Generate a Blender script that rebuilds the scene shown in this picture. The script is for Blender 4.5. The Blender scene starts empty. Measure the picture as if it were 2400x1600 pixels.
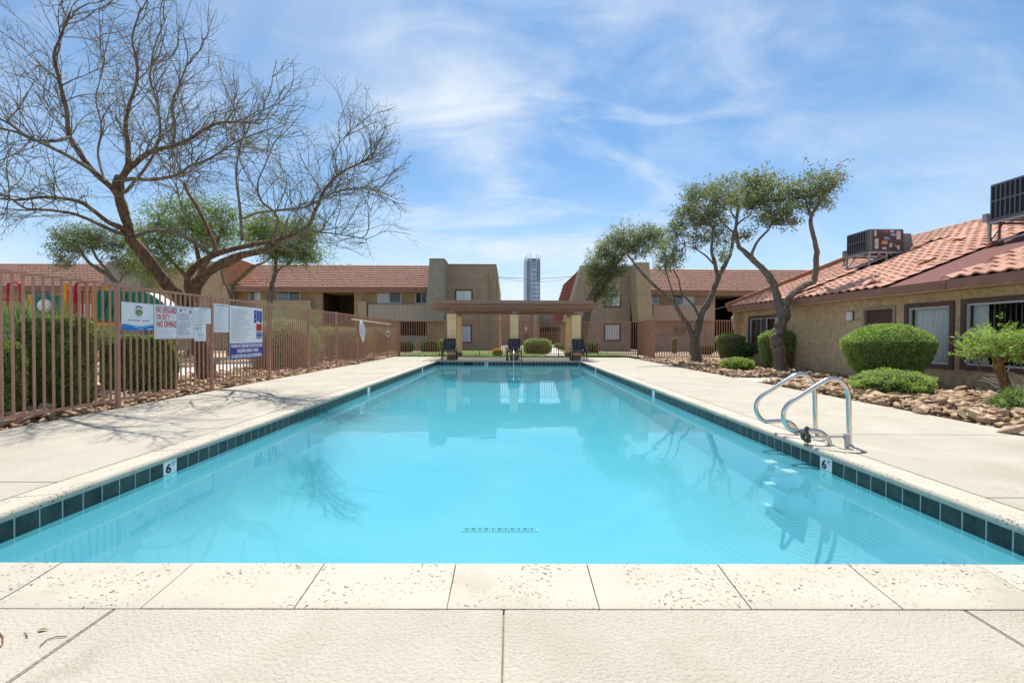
import bpy, bmesh, math, random
import numpy as np
from mathutils import Vector, Matrix, Euler
random.seed(7); rng = np.random.default_rng(11)
S = bpy.context.scene
C = S.collection
R = math.radians

# ------------------------------------------------------------------ camera
CAMH, FOC = 1.07, 1075.0
YAW, PITCH, ROLL = R(-0.2305), R(-0.80), R(0.2256)
fwd = Vector((-math.sin(YAW)*math.cos(PITCH), math.cos(YAW)*math.cos(PITCH), math.sin(PITCH)))
rgt = Vector((math.cos(YAW), math.sin(YAW), 0)); upv = rgt.cross(fwd)
r_ = rgt*math.cos(ROLL) + upv*math.sin(ROLL); u_ = -rgt*math.sin(ROLL) + upv*math.cos(ROLL)
cd = bpy.data.cameras.new('camera'); cam = bpy.data.objects.new('camera', cd); C.objects.link(cam)
cd.sensor_width = 36; cd.lens = FOC*36/2400; cd.clip_end = 6000; cd.clip_start = 0.05
m = Matrix((r_, u_, -fwd)).transposed().to_4x4(); m.translation = Vector((0, 0, CAMH)); cam.matrix_world = m
S.camera = cam

# ------------------------------------------------------------------ sun, sky, exposure
SUN_EL, SUN_AZ = R(66), R(3)            # azimuth measured from +Y towards +X
sdir = Vector((math.sin(SUN_AZ)*math.cos(SUN_EL), math.cos(SUN_AZ)*math.cos(SUN_EL), math.sin(SUN_EL)))
ld = bpy.data.lights.new('sun', 'SUN'); ld.energy = 3.85; ld.angle = R(0.5); ld.color = (1.0, 0.955, 0.88)
sun = bpy.data.objects.new('sun', ld); C.objects.link(sun)
sun.rotation_euler = sdir.to_track_quat('Z', 'Y').to_euler(); sun.location = (0, 30, 60)
W = bpy.data.worlds.new('World'); S.world = W; W.use_nodes = True
nt = W.node_tree; nt.nodes.clear()
def N(t, **k):
    n = nt.nodes.new(t)
    for a, b in k.items(): setattr(n, a, b)
    return n
out = N('ShaderNodeOutputWorld'); bg = N('ShaderNodeBackground'); sky = N('ShaderNodeTexSky', sky_type='NISHITA')
sky.sun_disc = False; sky.sun_elevation = SUN_EL; sky.sun_rotation = SUN_AZ; sky.air_density = 1.0; sky.dust_density = 0.6; sky.ozone_density = 1.2
tc = N('ShaderNodeTexCoord'); sep = N('ShaderNodeSeparateXYZ'); nt.links.new(tc.outputs['Generated'], sep.inputs[0])
def wm(op, a, b=None, c=None):
    n = N('ShaderNodeMath', operation=op)
    for i, v in enumerate((a, b, c)):
        if v is None: continue
        if isinstance(v, (int, float)): n.inputs[i].default_value = v
        else: nt.links.new(v, n.inputs[i])
    return n.outputs[0]
zc = wm('MAXIMUM', sep.outputs[2], 0.0); zz = wm('ADD', zc, 0.36)
cx = wm('DIVIDE', sep.outputs[0], zz); cy = wm('DIVIDE', sep.outputs[1], zz)
comb = N('ShaderNodeCombineXYZ'); nt.links.new(cx, comb.inputs[0]); nt.links.new(cy, comb.inputs[1])
def cloud(scale, rotz, sx, sy, lo, hi, det=9, dist=0.9, rough=0.6, loc=(0, 0, 0)):
    mp = N('ShaderNodeMapping'); mp.inputs['Rotation'].default_value = (0, 0, rotz); mp.inputs['Scale'].default_value = (sx, sy, 1); mp.inputs['Location'].default_value = loc
    nt.links.new(comb.outputs[0], mp.inputs[0])
    no = N('ShaderNodeTexNoise'); no.inputs['Scale'].default_value = scale; no.inputs['Detail'].default_value = det
    no.inputs['Roughness'].default_value = rough; no.inputs['Distortion'].default_value = dist
    nt.links.new(mp.outputs[0], no.inputs['Vector'])
    mr = N('ShaderNodeMapRange', interpolation_type='SMOOTHSTEP'); nt.links.new(no.outputs['Fac'], mr.inputs[0])
    mr.inputs[1].default_value = lo; mr.inputs[2].default_value = hi
    return mr.outputs[0]
c1 = cloud(1.35, R(-38), 0.8, 1.15, 0.36, 0.70, det=10, dist=1.1, rough=0.56, loc=(3.1, 1.7, 0))
c2 = cloud(3.2, R(-28), 0.75, 1.5, 0.40, 0.80, det=9, dist=0.9, rough=0.58, loc=(8.2, 4.4, 0))
c3 = cloud(0.8, R(20), 1, 1, 0.34, 0.66, det=4, dist=0.4, rough=0.5, loc=(1.3, 6.0, 0))
cl = wm('MULTIPLY', wm('ADD', wm('MULTIPLY', c1, 0.62), wm('MULTIPLY', c2, 0.55)), wm('ADD', wm('MULTIPLY', c3, 0.7), 0.3))
hz = N('ShaderNodeMapRange', interpolation_type='SMOOTHSTEP'); nt.links.new(sep.outputs[2], hz.inputs[0])
hz.inputs[1].default_value = 0.0; hz.inputs[2].default_value = 0.42; hz.inputs[3].default_value = 0.42; hz.inputs[4].default_value = 0.02
cl = wm('MINIMUM', wm('ADD', cl, hz.outputs[0]), 0.86)
hs = N('ShaderNodeMix', data_type='RGBA', blend_type='MULTIPLY'); hs.inputs[0].default_value = 1.0; hs.inputs[7].default_value = (.77, 1.13, 1.34, 1)
nt.links.new(sky.outputs[0], hs.inputs[6])
mx = N('ShaderNodeMix', data_type='RGBA'); nt.links.new(cl, mx.inputs[0]); nt.links.new(hs.outputs[2], mx.inputs[6])
mx.inputs[7].default_value = (7.9, 8.6, 9.3, 1)
nt.links.new(mx.outputs[2], bg.inputs[0]); bg.inputs[1].default_value = 0.066; nt.links.new(bg.outputs[0], out.inputs[0])
S.view_settings.view_transform = 'Standard'; S.view_settings.look = 'None'; S.view_settings.gamma = 1
S.view_settings.use_curve_mapping = False; S.view_settings.exposure = 0.75
S.cycles.max_bounces = 7; S.cycles.diffuse_bounces = 3; S.cycles.glossy_bounces = 3; S.cycles.transmission_bounces = 4
S.cycles.transparent_max_bounces = 10; S.cycles.sample_clamp_indirect = 8

# ------------------------------------------------------------------ placing: photograph pixel -> world point on a known plane
CAM = Vector((0, 0, CAMH))
def ray(px, py): return fwd + r_*((px-1200)/FOC) + u_*((800-py)/FOC)
def gp(px, py, z=0.0):
    d = ray(px, py); return CAM + d*((z-CAMH)/d.z)
def dp(px, py, Y):
    d = ray(px, py); return CAM + d*(Y/d.y)
def xp(px, py, X):
    d = ray(px, py); return CAM + d*(X/d.x)

# ------------------------------------------------------------------ materials
def mat(name, col, rough=0.8, var=0.15, scale=6, bump=0.0, bscale=40, spec=0.3, metal=0.0, col2=None, rnd=0.0, bdist=0.01, streak=None, detail=4, hue=0.0):
    M = bpy.data.materials.new(name); M.use_nodes = True; t = M.node_tree; b = t.nodes['Principled BSDF']
    def n(ty, **k):
        x = t.nodes.new(ty)
        for a, c in k.items(): setattr(x, a, c)
        return x
    b.inputs['Roughness'].default_value = rough; b.inputs['Specular IOR Level'].default_value = spec; b.inputs['Metallic'].default_value = metal
    g = n('ShaderNodeNewGeometry'); mp = n('ShaderNodeMapping'); t.links.new(g.outputs['Position'], mp.inputs[0])
    if streak: mp.inputs['Scale'].default_value = streak
    no = n('ShaderNodeTexNoise'); no.inputs['Scale'].default_value = scale; no.inputs['Detail'].default_value = detail; no.inputs['Roughness'].default_value = 0.62
    t.links.new(mp.outputs[0], no.inputs['Vector'])
    mr = n('ShaderNodeMapRange'); t.links.new(no.outputs['Fac'], mr.inputs[0]); mr.inputs[1].default_value = 0.3; mr.inputs[2].default_value = 0.7
    mxx = n('ShaderNodeMix', data_type='RGBA'); t.links.new(mr.outputs[0], mxx.inputs[0])
    if col2 is None: a = tuple(c*(1-var) for c in col); c_ = tuple(min(1, c*(1+var)) for c in col)
    else: a, c_ = col, col2
    mxx.inputs[6].default_value = (*a, 1); mxx.inputs[7].default_value = (*c_, 1)
    src = mxx.outputs[2]
    if rnd or hue:
        oi = n('ShaderNodeObjectInfo'); hsv = n('ShaderNodeHueSaturation')
        q = n('ShaderNodeMapRange'); t.links.new(oi.outputs['Random'], q.inputs[0]); q.inputs[3].default_value = 1-rnd; q.inputs[4].default_value = 1+rnd
        t.links.new(q.outputs[0], hsv.inputs['Value']); t.links.new(src, hsv.inputs['Color'])
        if hue:
            mu = n('ShaderNodeMath', operation='MULTIPLY'); t.links.new(oi.outputs['Random'], mu.inputs[0]); mu.inputs[1].default_value = 7.31
            fr = n('ShaderNodeMath', operation='FRACT'); t.links.new(mu.outputs[0], fr.inputs[0])
            q2 = n('ShaderNodeMapRange'); t.links.new(fr.outputs[0], q2.inputs[0]); q2.inputs[3].default_value = 0.5-hue; q2.inputs[4].default_value = 0.5+hue
            t.links.new(q2.outputs[0], hsv.inputs['Hue'])
        src = hsv.outputs[0]
    t.links.new(src, b.inputs['Base Color'])
    if bump:
        n2 = n('ShaderNodeTexNoise'); n2.inputs['Scale'].default_value = bscale; n2.inputs['Detail'].default_value = 5; t.links.new(mp.outputs[0], n2.inputs['Vector'])
        bu = n('ShaderNodeBump'); bu.inputs['Strength'].default_value = bump; bu.inputs['Distance'].default_value = bdist
        t.links.new(n2.outputs['Fac'], bu.inputs['Height']); t.links.new(bu.outputs[0], b.inputs['Normal'])
    M['b'] = 1
    return M
def multiply_specks(M, scale, thr, color, mscale=2.0, mlo=0.45, mhi=0.6, strength=1.0, stretch=(1, 1, 1), soft=0.04):
    """dark pits / flecks, grouped by a second noise"""
    t = M.node_tree; b = t.nodes['Principled BSDF']; L = b.inputs['Base Color'].links[0].from_socket
    g = t.nodes.new('ShaderNodeNewGeometry'); mp = t.nodes.new('ShaderNodeMapping'); mp.inputs['Scale'].default_value = stretch; t.links.new(g.outputs['Position'], mp.inputs[0])
    a = t.nodes.new('ShaderNodeTexNoise'); a.inputs['Scale'].default_value = scale; a.inputs['Detail'].default_value = 3; a.inputs['Roughness'].default_value = .6; t.links.new(mp.outputs[0], a.inputs['Vector'])
    r1 = t.nodes.new('ShaderNodeMapRange'); t.links.new(a.outputs['Fac'], r1.inputs[0]); r1.inputs[1].default_value = thr; r1.inputs[2].default_value = thr+soft
    c = t.nodes.new('ShaderNodeTexNoise'); c.inputs['Scale'].default_value = mscale; c.inputs['Detail'].default_value = 3; t.links.new(g.outputs['Position'], c.inputs['Vector'])
    r2 = t.nodes.new('ShaderNodeMapRange'); t.links.new(c.outputs['Fac'], r2.inputs[0]); r2.inputs[1].default_value = mlo; r2.inputs[2].default_value = mhi
    mu = t.nodes.new('ShaderNodeMath'); mu.operation = 'MULTIPLY'; t.links.new(r1.outputs[0], mu.inputs[0]); t.links.new(r2.outputs[0], mu.inputs[1])
    mu2 = t.nodes.new('ShaderNodeMath'); mu2.operation = 'MULTIPLY'; t.links.new(mu.outputs[0], mu2.inputs[0]); mu2.inputs[1].default_value = strength
    x = t.nodes.new('ShaderNodeMix'); x.data_type = 'RGBA'; t.links.new(mu2.outputs[0], x.inputs[0]); t.links.new(L, x.inputs[6]); x.inputs[7].default_value = (*color, 1)
    t.links.new(x.outputs[2], b.inputs['Base Color'])
    return M
M = {}
M['deck'] = mat('deck_concrete', (.452, .411, .338), .85, .08, 1.3, .9, 70, bdist=.012, rnd=.03)
multiply_specks(M['deck'], 85, .56, (.20, .18, .145), 3.0, .30, .6, .55, stretch=(1, 1.6, 1), soft=.06)
multiply_specks(M['deck'], 15, .685, (.15, .13, .11), 1.0, .46, .62, .75, stretch=(.5, 2.2, 1))
multiply_specks(M['deck'], .9, .50, (.34, .29, .215), .5, .35, .6, .55, soft=.2)
multiply_specks(M['deck'], 2.3, .50, (.35, .30, .225), .7, .4, .6, .5, soft=.2)
M['coping'] = mat('coping_concrete', (.49, .44, .355), .7, .07, 3, .2, 60, bdist=.004, rnd=.05)
multiply_specks(M['coping'], 62, .60, (.05, .045, .04), 4.0, .40, .60, .95, soft=.03)
multiply_specks(M['coping'], 34, .66, (.09, .08, .07), 2.5, .46, .60, .9)
M['mortar'] = mat('mortar', (.30, .27, .22), .9, .15, 20, .3, 60)
M['joint'] = mat('joint_dirt', (.20, .17, .135), .95, .3, 20)
M['tile'] = mat('pool_tile', (.006, .010, .009), .28, .5, 11, .15, 30, spec=.35, col2=(.050, .070, .064), rnd=.25, bdist=.003, detail=8)
M['grout'] = mat('grout', (.36, .42, .42), .7, .15, 20)
M['plaster'] = mat('pool_plaster', (.50, .61, .64), .8, .05, .9, detail=6)
M['white'] = mat('white_paint', (.78, .79, .78), .45, .05, 8)
M['numeral'] = mat('black_numeral', (.015, .015, .02), .4, .1, 8)
M['ground'] = mat('desert_soil', (.26, .20, .145), .95, .3, 3, .5, 30, bdist=.03)
M['sand'] = mat('playground_sand', (.46, .34, .20), .95, .12, 5, .4, 50)
M['path'] = mat('path_concrete', (.50, .47, .43), .85, .08, 3, .2, 60)
M['grass'] = mat('grass', (.14, .20, .05), .9, .35, 12, .6, 60, bdist=.03)
M['blade'] = mat('grass_blades', (.15, .24, .05), .8, .3, 5)
M['fence'] = mat('fence_paint', (.42, .222, .155), .45, .12, 5, .05, 60, spec=.4)
M['gate'] = mat('gate_mesh', (.36, .19, .12), .6, .12, 8)
M['stucco_brown'] = mat('stucco_brown', (.40, .285, .215), .95, .14, 2.2, .5, 14, bdist=.03, detail=7)
M['stucco_tan'] = mat('stucco_tan', (.46, .345, .215), .95, .12, 2, .5, 14, bdist=.03, detail=7)
M['stucco_grey'] = mat('stucco_grey', (.32, .29, .245), .95, .12, 2, .5, 14, bdist=.03, detail=7)
M['stucco_club'] = mat('stucco_clubhouse', (.40, .285, .165), .95, .30, 9, 1.0, 22, bdist=.025, detail=7, col2=(.68, .50, .30))
for k_ in ('stucco_brown', 'stucco_tan', 'stucco_grey', 'stucco_club'):
    multiply_specks(M[k_], 1.1, .50, (.16, .12, .09), .35, .35, .6, .35, stretch=(1, 1, .35), soft=.25)
multiply_specks(M['deck'], 6, .60, (.27, .23, .17), .5, .45, .62, .45, stretch=(1, .5, 1), soft=.12)
multiply_specks(M['coping'], 3.5, .52, (.34, .29, .21), .9, .4, .6, .5, soft=.2)
M['stucco_yellow'] = mat('stucco_column', (.88, .60, .33), .95, .1, 5, .5, 25, bdist=.02)
M['siding'] = mat('siding_boards', (.46, .40, .31), .8, .1, 3, streak=(6, 6, .6))
M['siding_pink'] = mat('siding_boards_pink', (.50, .34, .25), .8, .12, 3, streak=(6, 6, .6))
M['fascia'] = mat('fascia_wood', (.29, .14, .105), .7, .15, 4)
M['fascia_orange'] = mat('rake_wood', (.36, .165, .085), .75, .2, 3)
M['rooftile'] = mat('clay_tile', (.44, .22, .15), .8, .2, 3.5, .3, 30, rnd=.16, col2=(.60, .34, .25), detail=6, bdist=.01)
M['rooftile_red'] = mat('clay_tile_red', (.36, .12, .08), .8, .2, 4)
multiply_specks(M['rooftile'], 5, .60, (.20, .11, .08), 1.1, .45, .6, .5, soft=.1)
M['underlay'] = mat('roof_underlay', (.17, .07, .06), .9, .25, 7, .4, 40, streak=(1, 4, 1))
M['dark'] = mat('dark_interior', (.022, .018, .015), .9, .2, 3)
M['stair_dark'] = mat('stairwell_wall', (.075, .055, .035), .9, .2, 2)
M['trim'] = mat('window_trim', (.12, .06, .055), .5, .1, 6)
M['alu'] = mat('window_frame', (.55, .56, .57), .4, .05, 6, metal=.3)
M['door'] = mat('door_paint', (.10, .045, .038), .5, .1, 5)
M['doorframe'] = mat('door_frame', (.34, .27, .20), .7, .1, 5)
M['curtain'] = mat('curtain', (.85, .87, .88), .9, .10, 14, streak=(1, 1, .02))
M['slat'] = mat('blind_slat', (.80, .82, .80), .7, .1, 10)
M['ac'] = mat('ac_metal', (.16, .17, .19), .5, .12, 4, spec=.4)
M['ac_panel'] = mat('ac_panel', (.085, .058, .060), .55, .12, 4)
M['ac_grille'] = mat('ac_coil', (.018, .020, .026), .6, .3, 30)
M['galv'] = mat('galvanized', (.42, .42, .44), .45, .15, 12, metal=.5)
M['rust'] = mat('rust', (.22, .09, .05), .8, .3, 12)
M['sticker'] = mat('sticker', (.55, .50, .47), .6, .25, 60)
M['sticker_red'] = mat('sticker_red', (.50, .07, .07), .6, .1, 60)
M['sticker_o'] = mat('sticker_orange', (.60, .34, .20), .6, .2, 60)
M['steel'] = mat('stainless', (.62, .60, .56), .16, .06, 8, metal=1.0)
M['bark_dark'] = mat('bark_olive', (.085, .066, .053), .95, .5, 16, 1.0, 26, streak=(1, 1, .35), bdist=.05, col2=(.25, .205, .165), detail=7)
M['bark_red'] = mat('bark_mesquite', (.055, .032, .023), .95, .5, 14, 1.0, 22, streak=(1, 1, .35), bdist=.05, col2=(.28, .175, .11), detail=7)
M['bark_small'] = mat('bark_furrowed', (.05, .025, .015), .95, .5, 22, 1.0, 40, streak=(1.6, 1.6, .22), bdist=.03, col2=(.42, .22, .09), detail=5)
M['twig'] = mat('twig_bark', (.11, .098, .074), .9, .3, 5, col2=(.25, .205, .155))
M['rock'] = mat('landscape_rock', (.24, .155, .10), .9, .25, 9, .6, 40, col2=(.55, .40, .27), rnd=.55, hue=.022, bdist=.01, detail=6)
M['rock2'] = mat('landscape_rock_mixed', (.18, .11, .07), .9, .25, 5.5, .6, 40, col2=(.64, .45, .28), bdist=.01, detail=8)
M['navy'] = mat('navy_vinyl', (.012, .014, .035), .4, .1, 6, spec=.5)
M['chairframe'] = mat('chair_frame', (.018, .022, .03), .35, .1, 6, spec=.5)
M['concrete_dark'] = mat('plinth', (.25, .20, .14), .9, .12, 6)
M['pergola'] = mat('pergola_wood', (.35, .195, .14), .75, .15, 4, streak=(1, 4, 4))
M['play_green'] = mat('play_green', (.0, .17, .095), .35, .08, 3)
M['play_dkgreen'] = mat('play_dark_green', (.0, .08, .05), .35, .08, 3)
M['play_red'] = mat('play_red', (.42, .015, .025), .35, .08, 3)
M['play_yellow'] = mat('play_yellow', (.72, .33, .02), .35, .08, 3)
M['play_white'] = mat('play_white', (.75, .78, .74), .4, .05, 3)
M['sign_white'] = mat('sign_white', (.74, .79, .84), .35, .03, 6)
M['sign_print'] = mat('sign_print', (.18, .20, .26), .6, .1, 6)
M['sign_grey'] = mat('sign_print_grey', (.36, .40, .47), .6, .1, 6)
M['sign_red'] = mat('sign_red', (.50, .015, .02), .5, .05, 6)
M['sign_blue'] = mat('sign_blue', (.045, .05, .30), .4, .06, 6)
M['sign_wave'] = mat('sign_wave', (.02, .19, .52), .4, .06, 6)
M['sign_wave2'] = mat('sign_wave_pale', (.18, .50, .72), .4, .06, 6)
M['sign_green'] = mat('sign_green', (.10, .22, .06), .5, .3, 60)
M['sign_teal'] = mat('sign_teal', (.12, .40, .38), .5, .2, 60)
M['sign_tan'] = mat('sign_tan', (.48, .40, .12), .5, .2, 60)
M['net'] = mat('net_cord', (.70, .72, .78), .8, .1, 40)
M['pole'] = mat('pole_fibreglass', (.66, .56, .38), .5, .08, 10)
M['bird'] = mat('feathers_dark', (.030, .030, .026), .6, .5, 45, .4, 90, col2=(.11, .10, .075))
M['bird_belly'] = mat('feathers_belly', (.30, .27, .18), .8, .3, 40)
M['beak'] = mat('beak', (.06, .05, .04), .5, .2, 20)
M['lamp_white'] = mat('lamp_glass', (.75, .76, .76), .3, .03, 5)
M['tower_glass'] = mat('tower_glass', (.34, .50, .70), .3, .25, .02, spec=.7, streak=(1, 1, 6))  # tower colours below too: paler and bluish, with distance haze put into them
M['tower_dark'] = mat('tower_dark', (.10, .16, .27), .3, .2, .05)
M['tower_white'] = mat('tower_concrete', (.62, .68, .76), .7, .1, .05)
M['wire'] = mat('cable', (.30, .32, .34), .6, .1, 5)
M['vent'] = mat('roof_vent', (.38, .38, .36), .6, .1, 5)
def leafmat(name, a, b, scale=2.5, trans=.35, rough=.55):
    X = mat(name, a, rough, .2, scale, col2=b, spec=.35, detail=6); t = X.node_tree; p = t.nodes['Principled BSDF']
    tr = t.nodes.new('ShaderNodeBsdfTranslucent'); L = p.inputs['Base Color'].links[0].from_socket
    g = t.nodes.new('ShaderNodeMix'); g.data_type = 'RGBA'; g.blend_type = 'MULTIPLY'; g.inputs[0].default_value = 1
    t.links.new(L, g.inputs[6]); g.inputs[7].default_value = (1.5, 1.7, .9, 1); t.links.new(g.outputs[2], tr.inputs[0])
    mm = t.nodes.new('ShaderNodeMixShader'); mm.inputs[0].default_value = trans
    t.links.new(p.outputs[0], mm.inputs[1]); t.links.new(tr.outputs[0], mm.inputs[2]); t.links.new(mm.outputs[0], t.nodes['Material Output'].inputs['Surface'])
    return X
M['leaf_olive'] = leafmat('leaf_olive', (.12, .135, .07), (.31, .325, .205), 3.0)
M['leaf_olive_dark'] = leafmat('leaf_olive_dark', (.055, .08, .042), (.18, .21, .115), 3.0)
M['leaf_mesquite'] = leafmat('leaf_mesquite', (.10, .15, .03), (.24, .29, .065), 1.2)
M['leaf_brown'] = leafmat('leaf_brown', (.13, .085, .045), (.20, .13, .075), 3)
M['leaf_hedge'] = leafmat('leaf_hedge', (.095, .14, .035), (.34, .41, .13), 9)
M['leaf_hedge_ol'] = leafmat('leaf_hedge_olive', (.19, .20, .075), (.40, .40, .18), 10)
M['leaf_bright'] = leafmat('leaf_bright', (.15, .23, .055), (.44, .55, .20), 9)
M['leaf_grey'] = leafmat('leaf_sage', (.18, .22, .11), (.42, .45, .28), 8)
M['leaf_lime'] = leafmat('leaf_lime', (.16, .24, .03), (.36, .42, .07), 9)
M['leaf_dark'] = leafmat('leaf_dark', (.010, .045, .018), (.04, .12, .05), 9)
M['leaf_palm'] = leafmat('leaf_palm', (.07, .11, .05), (.22, .28, .15), 6)
M['leaf_yellow'] = leafmat('leaf_dry_yellow', (.40, .26, .05), (.60, .42, .12), 12)
M['leaf_dry'] = mat('dry_leaf', (.30, .17, .04), .8, .2, 30)
def glass(name, tint, rough=.03, refl=1.5, alpha=1.0):
    X = bpy.data.materials.new(name); X.use_nodes = True; t = X.node_tree; t.nodes.remove(t.nodes['Principled BSDF'])
    tr = t.nodes.new('ShaderNodeBsdfTransparent'); tr.inputs[0].default_value = (*tint, 1)
    gl = t.nodes.new('ShaderNodeBsdfGlossy'); gl.inputs['Roughness'].default_value = rough
    fr = t.nodes.new('ShaderNodeFresnel'); fr.inputs[0].default_value = refl; ms = t.nodes.new('ShaderNodeMixShader')
    t.links.new(fr.outputs[0], ms.inputs[0]); t.links.new(tr.outputs[0], ms.inputs[1]); t.links.new(gl.outputs[0], ms.inputs[2])
    t.links.new(ms.outputs[0], t.nodes['Material Output'].inputs['Surface'])
    return X
M['glass'] = glass('window_glass', (.93, .95, .95), .02, 1.45)
# water: clear surface with Fresnel reflection and ripples, absorbing body
X = glass('pool_water', (.97, .99, 1.0), .0, 1.28); t = X.node_tree
g = t.nodes.new('ShaderNodeNewGeometry')
n1 = t.nodes.new('ShaderNodeTexNoise'); n1.inputs['Scale'].default_value = 2.6; n1.inputs['Detail'].default_value = 3; t.links.new(g.outputs['Position'], n1.inputs['Vector'])
mpv = t.nodes.new('ShaderNodeVectorMath'); mpv.operation = 'SUBTRACT'; t.links.new(g.outputs['Position'], mpv.inputs[0])
RIP = gp(1925, 1272, -.146); mpv.inputs[1].default_value = RIP
wv = t.nodes.new('ShaderNodeTexWave'); wv.wave_type = 'RINGS'; wv.rings_direction = 'SPHERICAL'; wv.inputs['Scale'].default_value = 6.2; wv.inputs['Distortion'].default_value = 1.1; wv.inputs['Detail'].default_value = 1
t.links.new(mpv.outputs[0], wv.inputs['Vector'])
ln = t.nodes.new('ShaderNodeVectorMath'); ln.operation = 'LENGTH'; t.links.new(mpv.outputs[0], ln.inputs[0])
fo = t.nodes.new('ShaderNodeMapRange'); fo.interpolation_type = 'SMOOTHSTEP'; t.links.new(ln.outputs['Value'], fo.inputs[0]); fo.inputs[1].default_value = .05; fo.inputs[2].default_value = .85; fo.inputs[3].default_value = .75; fo.inputs[4].default_value = 0
mw = t.nodes.new('ShaderNodeMath'); mw.operation = 'MULTIPLY'; t.links.new(wv.outputs['Fac'], mw.inputs[0]); t.links.new(fo.outputs[0], mw.inputs[1])
aw = t.nodes.new('ShaderNodeMath'); aw.operation = 'MULTIPLY_ADD'; t.links.new(n1.outputs['Fac'], aw.inputs[0]); aw.inputs[1].default_value = .55; t.links.new(mw.outputs[0], aw.inputs[2])
bu = t.nodes.new('ShaderNodeBump'); bu.inputs['Strength'].default_value = .5; bu.inputs['Distance'].default_value = .006; t.links.new(aw.outputs[0], bu.inputs['Height'])
for nn in t.nodes:
    if nn.type in ('BSDF_GLOSSY', 'FRESNEL'): t.links.new(bu.outputs[0], nn.inputs['Normal'])
di = t.nodes.new('ShaderNodeBsdfDiffuse'); di.inputs[0].default_value = (.09, .44, .55, 1); trn = [q for q in t.nodes if q.type == 'BSDF_TRANSPARENT'][0]; msx = [q for q in t.nodes if q.type == 'MIX_SHADER'][0]
cm = t.nodes.new('ShaderNodeMixShader'); cm.inputs[0].default_value = .36; t.links.new(trn.outputs[0], cm.inputs[1]); t.links.new(di.outputs[0], cm.inputs[2]); t.links.new(cm.outputs[0], msx.inputs[1])
va = t.nodes.new('ShaderNodeVolumeAbsorption'); va.inputs['Color'].default_value = (.0, .80, .88, 1); va.inputs['Density'].default_value = .27
t.links.new(va.outputs[0], t.nodes['Material Output'].inputs['Volume'])
M['water'] = X

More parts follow.
